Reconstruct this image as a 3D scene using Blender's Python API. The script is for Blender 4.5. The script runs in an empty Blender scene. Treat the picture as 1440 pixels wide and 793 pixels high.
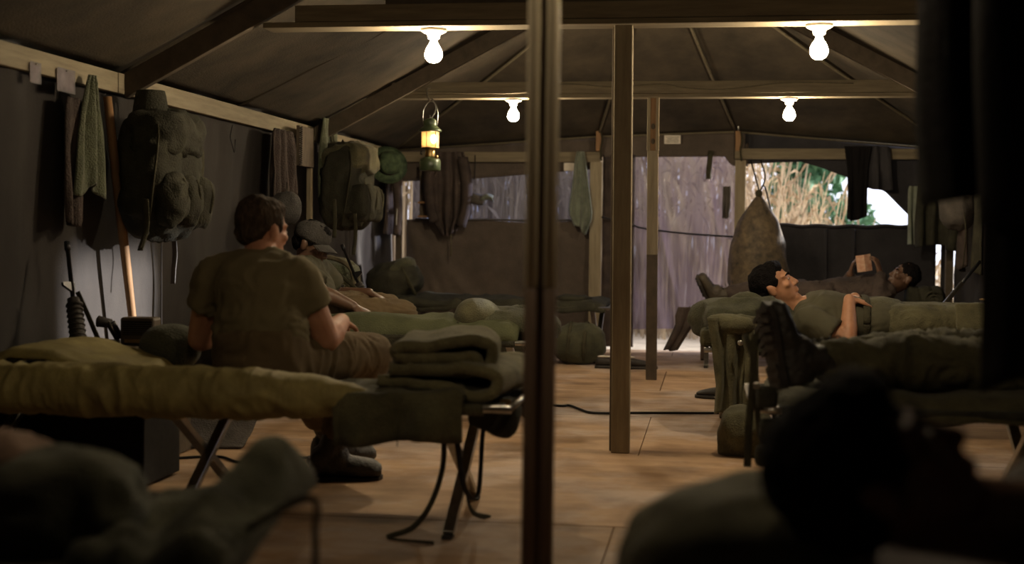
import bpy, bmesh, math, random
import numpy as np
from mathutils import Vector, Matrix

SC = bpy.context.scene
COL = SC.collection
PI = math.pi
random.seed(7)
rng = np.random.default_rng(7)

# ------------------------------------------------------------------ camera
F_PX, CAM_H = 1950.0, 0.97
YAW, PITCH, ROLL = math.radians(8.17), math.radians(-1.9), math.radians(0.55)
FW = np.array([-math.sin(YAW) * math.cos(PITCH), math.cos(YAW) * math.cos(PITCH), math.sin(PITCH)])
_r = np.cross(FW, [0, 0, 1]); _r /= np.linalg.norm(_r)
_u = np.cross(_r, FW)
RT = math.cos(ROLL) * _r + math.sin(ROLL) * _u
UP = -math.sin(ROLL) * _r + math.cos(ROLL) * _u
cam_d = bpy.data.cameras.new('camera')
cam = bpy.data.objects.new('camera', cam_d)
COL.objects.link(cam)
cam.matrix_world = Matrix(((RT[0], UP[0], -FW[0], 0), (RT[1], UP[1], -FW[1], 0), (RT[2], UP[2], -FW[2], CAM_H), (0, 0, 0, 1)))
cam_d.sensor_fit = 'HORIZONTAL'
cam_d.sensor_width = 36.0
cam_d.lens = 36.0 * F_PX / 1440.0
cam_d.clip_start = 0.05
cam_d.dof.use_dof = True
cam_d.dof.focus_distance = 7.4
cam_d.dof.aperture_fstop = 2.0
SC.camera = cam

# ------------------------------------------------------------------ world, sun, exposure
world = bpy.data.worlds.new('world'); SC.world = world
world.use_nodes = True
wn = world.node_tree
bg = wn.nodes['Background']
bg.inputs['Color'].default_value = (0.76, 0.78, 0.92, 1)
bg.inputs['Strength'].default_value = 2.2
sun_d = bpy.data.lights.new('sun', 'SUN')
sun_d.energy = 12.0
sun_d.color = (1.0, 0.97, 0.95)
sun_d.angle = math.radians(2.4)
sun = bpy.data.objects.new('sun', sun_d); COL.objects.link(sun)
SUN_DIR = Vector((-0.93, -0.30, -0.145)).normalized()
sun.rotation_euler = SUN_DIR.to_track_quat('-Z', 'Y').to_euler()
sun.location = (8, 14, 6)
SC.view_settings.view_transform = 'Standard'
SC.view_settings.look = 'None'
SC.view_settings.gamma = 1.0
SC.view_settings.exposure = 0.0
SC.view_settings.use_curve_mapping = False
BULB = 520.0        # strength of a bare bulb's glass
BULB_NEAR = 115.0   # weaker bulb on the near beam
LANTERN = 14.0

# ------------------------------------------------------------------ helpers
def W(px, py, X=None, Y=None, Z=None):
    """point of the place seen at a pixel of the photograph, on a known plane"""
    d = FW + RT * (px - 720) / F_PX + UP * (396.5 - py) / F_PX
    t = X / d[0] if X is not None else Y / d[1] if Y is not None else (Z - CAM_H) / d[2]
    return np.array([0, 0, CAM_H]) + d * t

def V(*a): return np.array(a, float)
def unit(v):
    v = np.asarray(v, float); n = np.linalg.norm(v)
    return v / n if n > 1e-9 else v

def _hash(ix, iy, iz, seed):
    h = (ix * 374761393 + iy * 668265263 + iz * 2147483647 + seed * 974711) & 0xffffffff
    h = ((h ^ (h >> 13)) * 1274126177) & 0xffffffff
    h = h ^ (h >> 16)
    return (h & 0xffff) / 32767.5 - 1.0

def vnoise(P, scale=1.0, seed=0):
    P = np.asarray(P, float) * scale + 100.37
    i = np.floor(P).astype(np.int64); f = P - i
    f = f * f * (3 - 2 * f)
    out = 0
    for dx in (0, 1):
        wx = f[..., 0] if dx else 1 - f[..., 0]
        for dy in (0, 1):
            wy = f[..., 1] if dy else 1 - f[..., 1]
            for dz in (0, 1):
                wz = f[..., 2] if dz else 1 - f[..., 2]
                out = out + wx * wy * wz * _hash(i[..., 0] + dx, i[..., 1] + dy, i[..., 2] + dz, seed)
    return out

def fbm(P, scale=1.0, seed=0, oct=3):
    a, o = 1.0, 0
    for k in range(oct):
        o = o + a * vnoise(P, scale * 2 ** k, seed + k * 17); a *= 0.5
    return o

def ridge(P, scale=1.0, seed=0):
    return 1 - 2 * np.abs(vnoise(P, scale, seed))

class MB:
    """collects shapes for one mesh"""
    def __init__(s): s.v = []; s.f = []; s.n = 0
    def add(s, v, f):
        v = np.asarray(v, float).reshape(-1, 3)
        s.v.append(v); s.f += [tuple(i + s.n for i in q) for q in f]; s.n += len(v)
        return s
    def box(s, c, size, R=None, taper=1.0):
        hx, hy, hz = np.asarray(size, float) / 2
        p = np.array([[x * hx * (taper if z > 0 else 1), y * hy * (taper if z > 0 else 1), z * hz] for z in (-1, 1) for y in (-1, 1) for x in (-1, 1)])
        if R is not None: p = p @ np.asarray(R).T
        return s.add(p + np.asarray(c, float), [(0, 2, 3, 1), (4, 5, 7, 6), (0, 1, 5, 4), (1, 3, 7, 5), (3, 2, 6, 7), (2, 0, 4, 6)])
    def bar(s, a, b, w, h, up=(0, 0, 1)):
        a = np.asarray(a, float); b = np.asarray(b, float); d = unit(b - a)
        x = np.cross(d, up)
        x = unit(x if np.linalg.norm(x) > 1e-4 else np.cross(d, (1, 0, 0)))
        y = np.cross(x, d)
        return s.box((a + b) / 2, (w, h, np.linalg.norm(b - a)), np.stack([x, y, d], 1))
    def loft(s, secs, n=16, cap=True):
        """secs: (centre, half-axis a, half-axis b)"""
        t = np.linspace(0, 2 * PI, n, endpoint=False)
        v = []
        for c, a, b in secs:
            v.append(np.asarray(c)[None] + np.cos(t)[:, None] * np.asarray(a)[None] + np.sin(t)[:, None] * np.asarray(b)[None])
        f = []
        for k in range(len(secs) - 1):
            for i in range(n):
                j = (i + 1) % n
                f.append((k * n + i, k * n + j, (k + 1) * n + j, (k + 1) * n + i))
        v = np.concatenate(v)
        if cap:
            f.append(tuple(range(n - 1, -1, -1))); m = (len(secs) - 1) * n
            f.append(tuple(range(m, m + n)))
        return s.add(v, f)
    def tube(s, path, r, n=8, cap=True, flat=1.0, up=None):
        path = [np.asarray(p, float) for p in path]
        r = [r] * len(path) if np.isscalar(r) else r
        secs = []; ref = None
        for k, p in enumerate(path):
            d = unit(path[min(k + 1, len(path) - 1)] - path[max(k - 1, 0)])
            if ref is None:
                ref = np.asarray(up, float) if up is not None else (V(0, 0, 1) if abs(d[2]) < .9 else V(1, 0, 0))
            a = unit(ref - d * (ref @ d)); b = np.cross(d, a)
            if up is None: ref = a
            secs.append((p, a * r[k], b * r[k] * flat))
        return s.loft(secs, n, cap)
    def cap(s, p0, r0, p1, r1, n=14):
        """capsule with two radii"""
        p0 = np.asarray(p0, float); p1 = np.asarray(p1, float)
        d = unit(p1 - p0)
        ref = V(0, 0, 1) if abs(d[2]) < .9 else V(1, 0, 0)
        a = unit(np.cross(ref, d)); b = np.cross(d, a)
        secs = []
        for t in (-85, -60, -35, -12): secs.append((p0 + d * r0 * math.sin(math.radians(t)), a * r0 * math.cos(math.radians(t)), b * r0 * math.cos(math.radians(t))))
        for t in (12, 35, 60, 85): secs.append((p1 + d * r1 * math.sin(math.radians(t)), a * r1 * math.cos(math.radians(t)), b * r1 * math.cos(math.radians(t))))
        return s.loft(secs, n)
    def ell(s, c, rad, R=None, n=18, m=10, sq=1.0):
        th = np.linspace(0, 2 * PI, n, endpoint=False); ph = np.linspace(-PI / 2, PI / 2, m + 1)
        pw = lambda x: np.sign(x) * np.abs(x) ** sq
        v = [(0, 0, -1)]
        for p in ph[1:-1]:
            for t in th: v.append((pw(math.cos(p)) * pw(math.cos(t)), pw(math.cos(p)) * pw(math.sin(t)), pw(math.sin(p))))
        v.append((0, 0, 1)); v = np.array(v, float) * np.asarray(rad, float)
        if R is not None: v = v @ np.asarray(R).T
        f = []
        for i in range(n):
            j = (i + 1) % n
            f.append((0, 1 + j, 1 + i))
            for k in range(m - 2): f.append((1 + k * n + i, 1 + k * n + j, 1 + (k + 1) * n + j, 1 + (k + 1) * n + i))
            f.append((1 + (m - 2) * n + i, 1 + (m - 2) * n + j, len(v) - 1))
        return s.add(v + np.asarray(c, float), f)
    def lathe(s, c, prof, n=20, R=None):
        """prof: (radius, height) pairs"""
        R = np.eye(3) if R is None else np.asarray(R)
        secs = [(np.asarray(c) + R @ V(0, 0, z), R @ V(max(r, 1e-4), 0, 0), R @ V(0, max(r, 1e-4), 0)) for r, z in prof]
        return s.loft(secs, n)
    def grid(s, fn, nu, nv, close_u=False):
        u = np.linspace(0, 1, nu, endpoint=not close_u); v = np.linspace(0, 1, nv)
        U, Vv = np.meshgrid(u, v)
        P = fn(U.ravel(), Vv.ravel())
        f = []
        for j in range(nv - 1):
            for i in range(nu if close_u else nu - 1):
                k = (i + 1) % nu
                f.append((j * nu + i, j * nu + k, (j + 1) * nu + k, (j + 1) * nu + i))
        return s.add(P, f)
    def prism(s, pts, depth_vec):
        """flat outline (list of 3-D points) pushed along a vector"""
        p = np.asarray(pts, float); n = len(p)
        v = np.concatenate([p, p + np.asarray(depth_vec, float)])
        f = [tuple(range(n)), tuple(range(2 * n - 1, n - 1, -1))] + [(i, i + n, (i + 1) % n + n, (i + 1) % n) for i in range(n)]
        return s.add(v, f)
    def warp(s, fn):
        v = np.concatenate(s.v); s.v = [fn(v)]; return s
    def mesh(s, name, smooth=True):
        me = bpy.data.meshes.new(name)
        me.from_pydata(np.concatenate(s.v).tolist(), [], s.f)
        bm = bmesh.new(); bm.from_mesh(me)
        bmesh.ops.recalc_face_normals(bm, faces=bm.faces)
        bm.to_mesh(me); bm.free()
        if smooth: me.polygons.foreach_set('use_smooth', [True] * len(me.polygons))
        me.update()
        return me

def tag(o, label=None, cat=None, group=None, kind=None):
    for k, v in (('label', label), ('category', cat), ('group', group), ('kind', kind)):
        if v: o[k] = v
    return o

def O(name, mb, mat, parent=None, smooth=True, label=None, solid=0, bevel=0, local=False, sub=0):
    me = mb.mesh(name, smooth) if isinstance(mb, MB) else mb
    o = bpy.data.objects.new(name, me); COL.objects.link(o)
    if mat is not None and not me.materials: me.materials.append(M[mat] if isinstance(mat, str) else mat)
    if parent is not None:
        o.parent = parent
        if not local: o.matrix_parent_inverse = world_of(parent).inverted()
    if label: o['label'] = label
    if solid:
        m = o.modifiers.new('thickness', 'SOLIDIFY'); m.thickness = solid; m.offset = 0
    if bevel:
        m = o.modifiers.new('edges', 'BEVEL'); m.width = bevel; m.segments = 2; m.limit_method = 'ANGLE'
        m.harden_normals = False
    if sub:
        m = o.modifiers.new('round', 'SUBSURF'); m.levels = sub; m.render_levels = sub
    return o

def world_of(o):
    m = o.matrix_basis.copy()
    if o.parent: m = world_of(o.parent) @ o.matrix_parent_inverse @ m
    return m

def T(name, label, cat, loc=(0, 0, 0), rotz=0, group=None):
    o = bpy.data.objects.new(name, None); COL.objects.link(o)
    o.empty_display_size = .1
    o.location = [float(x) for x in loc]; o.rotation_euler = (0, 0, rotz)
    return tag(o, label, cat, group)

def struct(name, mb, mat, parent=None, **k):
    o = O(name, mb, mat, parent, **k)
    if parent is None: o['kind'] = 'structure'
    return o

def copy_tree(o, parent=None):
    c = o.copy(); COL.objects.link(c)
    if parent is not None: c.parent = parent
    for ch in list(o.children): copy_tree(ch, c)
    return c

def smooth_path(pts, n=24):
    """Catmull-Rom through points"""
    p = [np.asarray(q, float) for q in pts]
    p = [2 * p[0] - p[1]] + p + [2 * p[-1] - p[-2]]
    out = []
    segs = len(p) - 3
    for k in range(n + 1):
        t = k / n * segs; i = min(int(t), segs - 1); t -= i
        a, b, c, d = p[i:i + 4]
        out.append(0.5 * (2 * b + (c - a) * t + (2 * a - 5 * b + 4 * c - d) * t * t + (3 * b - a - 3 * c + d) * t ** 3))
    return out

# ------------------------------------------------------------------ materials
M = {}
def mat(name, c1, c2=None, rough=0.8, scale=6.0, bump=0.0, bscale=120.0, metal=0.0, kind='noise', spec=0.3, stretch=(1, 1, 1), detail=5, emit=None, estr=0, c3=None, sheen=0, sub=0, dust=None):
    m = bpy.data.materials.new(name); m.use_nodes = True
    nt = m.node_tree; N = nt.nodes; L = nt.links
    b = N['Principled BSDF']
    b.inputs['Roughness'].default_value = rough
    b.inputs['Metallic'].default_value = metal
    b.inputs['Specular IOR Level'].default_value = spec
    if sheen: b.inputs['Sheen Weight'].default_value = sheen
    if sub:
        b.inputs['Subsurface Weight'].default_value = sub; b.inputs['Subsurface Radius'].default_value = (.02, .008, .004); b.inputs['Subsurface Scale'].default_value = .3
    tc = N.new('ShaderNodeTexCoord'); mp = N.new('ShaderNodeMapping')
    mp.inputs['Scale'].default_value = stretch
    L.new(tc.outputs['Object'], mp.inputs['Vector'])
    c2 = c2 or tuple(x * .7 for x in c1)
    if rough >= .85 and bump >= .3: bump, bscale, c2 = min(1, bump * 1.8), bscale * .5, tuple(x * .82 for x in c2)
    nz = N.new('ShaderNodeTexNoise'); nz.inputs['Scale'].default_value = scale; nz.inputs['Detail'].default_value = detail; nz.inputs['Roughness'].default_value = .62
    L.new(mp.outputs['Vector'], nz.inputs['Vector'])
    rp = N.new('ShaderNodeValToRGB')
    rp.color_ramp.elements[0].position = .32; rp.color_ramp.elements[0].color = (*c2, 1)
    rp.color_ramp.elements[1].position = .68; rp.color_ramp.elements[1].color = (*c1, 1)
    if c3:
        e = rp.color_ramp.elements.new(.8); e.color = (*c3, 1)
    L.new(nz.outputs['Fac'], rp.inputs['Fac'])
    col_out = rp.outputs['Color']
    if dust:       # trodden-in dirt and pale wear in big soft patches, each board a little different
        n3 = N.new('ShaderNodeTexNoise'); n3.inputs['Scale'].default_value = .9; n3.inputs['Detail'].default_value = 9; n3.inputs['Roughness'].default_value = .7
        L.new(tc.outputs['Object'], n3.inputs['Vector'])
        r3 = N.new('ShaderNodeValToRGB'); r3.color_ramp.elements[0].position = .47; r3.color_ramp.elements[1].position = .72
        L.new(n3.outputs['Fac'], r3.inputs['Fac'])
        mx = N.new('ShaderNodeMix'); mx.data_type = 'RGBA'; mx.inputs['B'].default_value = (*dust, 1)
        L.new(r3.outputs['Color'], mx.inputs['Factor']); L.new(col_out, mx.inputs['A'])
        n4 = N.new('ShaderNodeTexNoise'); n4.inputs['Scale'].default_value = 3.1; n4.inputs['Detail'].default_value = 8
        L.new(tc.outputs['Object'], n4.inputs['Vector'])
        r4 = N.new('ShaderNodeValToRGB'); r4.color_ramp.elements[0].position = .3; r4.color_ramp.elements[0].color = (.55, .5, .45, 1); r4.color_ramp.elements[1].position = .55
        L.new(n4.outputs['Fac'], r4.inputs['Fac'])
        m2 = N.new('ShaderNodeMix'); m2.data_type = 'RGBA'; m2.blend_type = 'MULTIPLY'; m2.inputs['Factor'].default_value = 1
        L.new(mx.outputs['Result'], m2.inputs['A']); L.new(r4.outputs['Color'], m2.inputs['B'])
        oi = N.new('ShaderNodeObjectInfo'); mr = N.new('ShaderNodeMapRange'); mr.inputs['To Min'].default_value = .85; mr.inputs['To Max'].default_value = 1.12
        L.new(oi.outputs['Random'], mr.inputs['Value'])
        m3 = N.new('ShaderNodeVectorMath'); m3.operation = 'SCALE'; L.new(m2.outputs['Result'], m3.inputs[0]); L.new(mr.outputs['Result'], m3.inputs['Scale'])
        col_out = m3.outputs['Vector']
    L.new(col_out, b.inputs['Base Color'])
    if bump:
        n2 = N.new('ShaderNodeTexNoise'); n2.inputs['Scale'].default_value = bscale; n2.inputs['Detail'].default_value = 3
        L.new(mp.outputs['Vector'], n2.inputs['Vector'])
        bp = N.new('ShaderNodeBump'); bp.inputs['Strength'].default_value = bump; bp.inputs['Distance'].default_value = .01
        L.new(n2.outputs['Fac'], bp.inputs['Height']); L.new(bp.outputs['Normal'], b.inputs['Normal'])
    if emit:
        b.inputs['Emission Color'].default_value = (*emit, 1); b.inputs['Emission Strength'].default_value = estr
    M[name] = m
    return m

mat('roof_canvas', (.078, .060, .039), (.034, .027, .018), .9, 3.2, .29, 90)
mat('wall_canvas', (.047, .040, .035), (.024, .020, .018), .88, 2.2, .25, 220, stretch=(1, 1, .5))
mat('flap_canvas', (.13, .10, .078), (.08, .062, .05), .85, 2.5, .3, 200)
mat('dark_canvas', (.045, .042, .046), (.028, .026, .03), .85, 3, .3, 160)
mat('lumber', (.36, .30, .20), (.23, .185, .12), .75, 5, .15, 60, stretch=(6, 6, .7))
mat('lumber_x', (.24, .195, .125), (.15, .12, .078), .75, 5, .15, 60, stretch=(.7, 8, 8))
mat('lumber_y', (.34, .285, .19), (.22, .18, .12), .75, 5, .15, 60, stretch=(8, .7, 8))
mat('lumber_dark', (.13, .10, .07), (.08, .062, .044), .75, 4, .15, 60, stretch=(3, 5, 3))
mat('lumber_red', (.34, .19, .085), (.22, .115, .05), .6, 5, .1, 60, stretch=(7, 7, .7))
mat('plywood', (.57, .375, .22), (.39, .245, .14), .7, 2.4, .12, 60, stretch=(.8, 3.5, 1), detail=8, c3=(.62, .46, .32), dust=(.66, .57, .53))
mat('subfloor', (.03, .02, .015))
mat('aluminium', (.55, .53, .48), (.38, .36, .33), .33, 30, 0, metal=1.0)
mat('steel_dark', (.06, .055, .05), (.03, .028, .026), .4, 30, metal=.8, spec=.5)
mat('gunmetal', (.028, .028, .03), (.015, .015, .017), .32, 40, spec=.6, metal=.3)
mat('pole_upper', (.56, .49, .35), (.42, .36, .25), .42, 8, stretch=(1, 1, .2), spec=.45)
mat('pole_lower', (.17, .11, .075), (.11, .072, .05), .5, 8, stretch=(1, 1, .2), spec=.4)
mat('olive', (.13, .118, .062), (.075, .068, .036), .88, 9, .35, 300, sheen=.1)
mat('olive_dark', (.05, .047, .03), (.028, .026, .017), .88, 10, .4, 240)
mat('olive_green', (.088, .086, .05), (.048, .048, .029), .9, 8, .4, 260, sheen=.1)
mat('olive_shirt', (.20, .162, .088), (.165, .132, .071), .9, 5, .2, 300)
mat('shirt_green', (.092, .084, .052), (.07, .064, .04), .9, 5, .2, 300)
mat('khaki', (.165, .115, .06), (.125, .087, .047), .9, 6, .2, 300)
mat('blanket', (.23, .205, .105), (.15, .13, .066), .95, 14, .5, 320, sheen=.2)
mat('quilt', (.36, .295, .11), (.22, .175, .066), .7, 9, .3, 160, spec=.4)
mat('quilt_dark', (.10, .105, .05), (.062, .066, .032), .8, 7, .4, 120)
mat('towel_green', (.14, .15, .085), (.09, .098, .056), .95, 12, .6, 320, sheen=.3)
mat('towel_blue', (.24, .27, .20), (.16, .18, .14), .95, 12, .6, 320, sheen=.3)
mat('brown_cloth', (.085, .062, .052), (.05, .037, .032), .9, 8, .4, 220)
mat('black_cloth', (.006, .0045, .005), (.004, .003, .003), .95, 6, .3, 200)
mat('grey_cloth', (.12, .105, .092), (.08, .07, .062), .9, 8, .4, 220)
mat('tan_cloth', (.24, .155, .11), (.17, .11, .08), .9, 8, .4, 220)
mat('hat_grey', (.085, .078, .07), (.055, .05, .046), .9, 8, .4, 260)
mat('boonie_green', (.085, .12, .06), (.03, .05, .025), .85, 22, .5, 200)
mat('webbing', (.075, .068, .04), (.05, .045, .027), .9, 20, .4, 400)
mat('skin_fair', (.56, .28, .17), (.46, .21, .125), .55, 14, .1, 300, spec=.35, sub=.1)
mat('skin_mid', (.50, .25, .14), (.40, .19, .105), .5, 14, .1, 300, spec=.4, sub=.1)
mat('skin_dark', (.16, .085, .052), (.11, .058, .036), .42, 14, .1, 300, spec=.5, sub=.05)
mat('hair_brown', (.085, .056, .035), (.04, .027, .017), .85, 70, .8, 260, stretch=(1, 1, .35), spec=.12)
mat('hair_black', (.010, .008, .008), (.005, .004, .004), .85, 60, .8, 260, spec=.1)
mat('eye', (.5, .45, .4), (.45, .4, .36), .2, 5)
mat('boot', (.035, .03, .025), (.02, .017, .014), .45, 14, .3, 160, spec=.5)
mat('boot_tan', (.085, .066, .045), (.05, .04, .028), .65, 14, .3, 160, spec=.4)
mat('rubber', (.05, .042, .036), (.028, .024, .021), .6, 20, .2, 100)
mat('porcelain', (.75, .72, .65), (.68, .65, .58), .3, 8, spec=.5)
mat('bulb', (1, .9, .7), (1, .9, .7), .4, emit=(1.0, .81, .54), estr=BULB)
mat('bulb_weak', (1, .9, .7), (1, .9, .7), .4, emit=(1.0, .79, .52), estr=BULB_NEAR)
mat('lantern_glass', (.9, .75, .5), (.9, .7, .45), .3, emit=(1.0, .60, .24), estr=LANTERN * .12)
mat('mantle', (1, .9, .7), (1, .9, .7), .5, emit=(1.0, .72, .36), estr=LANTERN * 4)
mat('lantern_green', (.09, .12, .06), (.05, .07, .035), .3, 10, spec=.6)
mat('brass', (.55, .38, .16), (.4, .27, .11), .3, 10, metal=1.0)
mat('paper', (.75, .68, .58), (.62, .55, .47), .8, 20)
mat('book_cover', (.48, .23, .14), (.62, .42, .30), .6, 26)
mat('photo', (.62, .52, .46), (.16, .11, .12), .35, 34, spec=.5)
mat('radio_case', (.11, .085, .055), (.08, .06, .04), .45, 10, spec=.4)
mat('radio_grille', (.02, .018, .016), (.012, .01, .01), .6, 10)
mat('crate', (.022, .019, .017), (.012, .011, .010), .8, 6, stretch=(1, 6, 6))
mat('cable', (.015, .013, .012), (.01, .009, .008), .6)
mat('rope', (.17, .14, .09), (.12, .10, .065), .9, 40)
mat('ground_dirt', (.62, .52, .38), (.48, .39, .27), .95, 3, .5, 12)
mat('reed', (.50, .38, .22), (.26, .19, .13), .9, 3, stretch=(1, 1, .3))
mat('leaf', (.10, .22, .10), (.05, .13, .07), .7, 5)
mat('bark', (.16, .11, .08), (.1, .07, .05), .9, 6)
mat('bag_brown', (.20, .145, .085), (.06, .048, .036), .6, 16, .5, 60, c3=(.34, .24, .12))
mat('plastic_bag', (.10, .10, .10), (.07, .07, .07), .35, 10, spec=.5)

def film(name, col, t, rough=.5, tint=(.85, .83, .9), scale=40, lo=.8, bump=.3):
    """thin sheet: part of the light passes straight, part is scattered"""
    m = bpy.data.materials.new(name); m.use_nodes = True
    nt = m.node_tree; N = nt.nodes; L = nt.links
    N.remove(N['Principled BSDF']); out = N['Material Output']
    tr = N.new('ShaderNodeBsdfTransparent'); df = N.new('ShaderNodeBsdfDiffuse'); tl = N.new('ShaderNodeBsdfTranslucent')
    gl = N.new('ShaderNodeBsdfGlossy'); gl.inputs['Roughness'].default_value = rough
    tc = N.new('ShaderNodeTexCoord'); nz = N.new('ShaderNodeTexNoise'); nz.inputs['Scale'].default_value = scale
    L.new(tc.outputs['Object'], nz.inputs['Vector'])
    rp = N.new('ShaderNodeValToRGB'); rp.color_ramp.elements[0].position = .3; rp.color_ramp.elements[1].position = .7
    rp.color_ramp.elements[0].color = (*[x * lo for x in col], 1); rp.color_ramp.elements[1].color = (*col, 1)
    L.new(nz.outputs['Fac'], rp.inputs['Fac'])
    for s in (df, tl): L.new(rp.outputs['Color'], s.inputs['Color'])
    bp = N.new('ShaderNodeBump'); bp.inputs['Strength'].default_value = bump; L.new(nz.outputs['Fac'], bp.inputs['Height']); L.new(bp.outputs['Normal'], gl.inputs['Normal'])
    a = N.new('ShaderNodeMixShader'); a.inputs[0].default_value = .6; L.new(df.outputs[0], a.inputs[1]); L.new(tl.outputs[0], a.inputs[2])
    g = N.new('ShaderNodeMixShader'); g.inputs[0].default_value = .06; L.new(a.outputs[0], g.inputs[1]); L.new(gl.outputs[0], g.inputs[2])
    b = N.new('ShaderNodeMixShader'); b.inputs[0].default_value = t; L.new(g.outputs[0], b.inputs[1]); L.new(tr.outputs[0], b.inputs[2])
    tr.inputs['Color'].default_value = (*tint, 1)
    L.new(b.outputs[0], out.inputs['Surface'])
    M[name] = m
    return m
film('netting', (.018, .017, .024), .42, scale=90, tint=(.62, .68, .92))
film('plastic_sheet', (.085, .064, .085), .30, scale=7, lo=.7, rough=.3, bump=.6)
film('photo_sleeve', (.5, .48, .5), .45, rough=.15, scale=30)
film('lantern_film', (.95, .62, .30), .42, rough=.2, scale=20)
# ================================================================== the tent
XL, XR, XC, YE, YN = -2.78, 2.0, -0.393, 12.0, -1.6
EAVE, RIDGE, APEX_Y = 1.72, 3.0, 9.46
BEAM_Y = (2.80, 6.23, 9.46)
BEAM_Z = 1.912

# ---- floor of plywood sheets
fl = MB().box(((XL + XR) / 2, (YN + YE) / 2, -.06), (XR - XL + .1, YE - YN + .1, .08))
floor = struct('floor', fl, 'subfloor', smooth=False)
rows = [-1.6, -.4, .82, 2.04, 3.3, 4.62, 6.15, 7.5, 8.8, 10.1, 11.4, 12.0]
for k in range(len(rows) - 1):
    y0, y1 = rows[k], rows[k + 1]
    xs = [-.31 + 2.44 * i for i in range(-2, 3)] if k % 2 == 0 else [-.31 + 1.22 + 2.44 * i for i in range(-3, 3)]
    xs = [XL] + [x for x in xs if XL + .1 < x < XR - .1] + [XR]
    for a, b in zip(xs[:-1], xs[1:]):
        g = .0025
        dz = random.uniform(-.0015, .0)
        m = MB().box(((a + b) / 2, (y0 + y1) / 2, -.009 + dz), (b - a - 2 * g, y1 - y0 - 2 * g, .018))
        O('plywood_sheet', m, 'plywood', floor, smooth=False)

# ---- ground outside
gm = MB().grid(lambda u, v: np.stack([-30 + 60 * u, 10 + 50 * v, -.1 + .05 * fbm(np.stack([u * 60, v * 50, u * 0], 1), .8)], 1), 60, 50)
struct('ground', gm, 'ground_dirt')
gm = MB().box((-16, 4, -.2), (26, 60, .1)).box((16, 4, -.2), (27, 60, .1)).box((0, -14, -.2), (8, 20, .1))
struct('ground_beside_tent', gm, 'ground_dirt', smooth=False)

# ---- side walls
def wall_side(name, X, sgn, hole=None):
    def fn(u, v):
        y = YN + (YE - YN) * u; z = -.02 + (EAVE + .02) * v
        P = np.stack([y, z, u * 0], 1)
        fold = .020 * fbm(np.stack([y, z * .25, u * 0], 1), 3.2, 3) + .012 * np.sin(y * 9 + 2 * vnoise(P, 1.2, 5)) * (1 - v)
        # slack folds running up to the fixings on the rail
        fold += .010 * ridge(np.stack([y + (z - .6) * .55, z * .4, u * 0], 1), 4.0, 9)
        slack = .05 * np.sin(PI * v) * (1 + .6 * vnoise(np.stack([y, v * 0, v * 0], 1), .8, 2))
        return np.stack([X + sgn * (slack * .6 - fold), y, z], 1)
    nu, nv = 420, 36
    mb = MB().grid(fn, nu, nv)
    if hole:
        v = mb.v[0]
        keep = []
        for q in mb.f:
            c = v[list(q)].mean(0)
            if not (hole[0] < c[1] < hole[1] and hole[2] < c[2] < hole[3]): keep.append(q)
        mb.f = keep
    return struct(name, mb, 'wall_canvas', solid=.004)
wall_left = wall_side('wall_left', XL, -1)
HOLE = (7.30, 8.28, 1.14, 1.62)
wall_right = wall_side('wall_right', XR, 1, HOLE)
# rolled-up flap above the opening in the right wall
O('rolled_flap', MB().tube([(XR - .03, y, 1.64 + .006 * math.sin(y * 5)) for y in np.linspace(HOLE[0] - .05, HOLE[1] + .05, 14)], .035, 10), 'wall_canvas', wall_right)

# vertical seams in the left wall
for y in (4.9, 6.7, 8.6, 10.4):
    O('wall_seam', MB().bar((XL + .022, y, .02), (XL + .012, y + .03, EAVE), .006, .03), 'wall_canvas', wall_left, smooth=False)

struct('wall_near', MB().prism([(XL, YN, 0), (XR, YN, 0), (XR, YN, EAVE), (XC, YN, RIDGE), (XL, YN, EAVE)], (0, -.01, 0)), 'wall_canvas', smooth=False)

# ---- roof
EV = [(XL, 1.715), (-.98, 1.835), (.19, 1.875), (XR, 1.72)]       # eave of the far end
def quadpatch(mb, a, b, c, d, nu, nv, sag, seed):
    a, b, c, d = map(lambda p: np.asarray(p, float), (a, b, c, d))
    n = unit(np.cross(b - a, d - a)); n = n if n[2] > 0 else -n
    def fn(u, v):
        u_, v_ = u[:, None], v[:, None]
        P = a * (1 - u_) * (1 - v_) + b * u_ * (1 - v_) + c * u_ * v_ + d * (1 - u_) * v_
        e = np.sin(PI * u) ** .5 * np.sin(PI * v) ** .5
        w = -sag * e + e * (.018 * fbm(P, 1.3, seed) + .010 * ridge(P * V(1, .5, 1), 3.1, seed + 3))
        return P + n * w[:, None]
    mb.grid(fn, nu, nv)
rf = MB()
ys = [YN, 0.0, 3.0, 6.23, 9.46]
for y0, y1 in zip(ys[:-1], ys[1:]):
    for X in (XL, XR):
        quadpatch(rf, (X, y0, EAVE), (X, y1, EAVE), (XC, y1, RIDGE), (XC, y0, RIDGE), 40, 34, .05, 3)
ap = (XC, APEX_Y, RIDGE)
quadpatch(rf, (XL, APEX_Y, EAVE), (XL, YE, EV[0][1]), ap, ap, 30, 30, .03, 5)
quadpatch(rf, (XR, APEX_Y, EAVE), (XR, YE, EV[3][1]), ap, ap, 30, 30, .03, 6)
for k in range(3):
    quadpatch(rf, (EV[k][0], YE, EV[k][1]), (EV[k + 1][0], YE, EV[k + 1][1]), ap, ap, 30, 30, .03, 7 + k)
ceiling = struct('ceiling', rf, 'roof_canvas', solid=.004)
for k, (x, z) in enumerate(EV):
    p = smooth_path([V(x, YE - .02, z), V(x, YE, z) * .5 + V(*ap) * .5 + V(0, -.02, -.05), V(XC, APEX_Y, RIDGE - .04)], 16)
    O('hip_seam', MB().tube(p, .012, 6), 'rope', ceiling)
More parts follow.
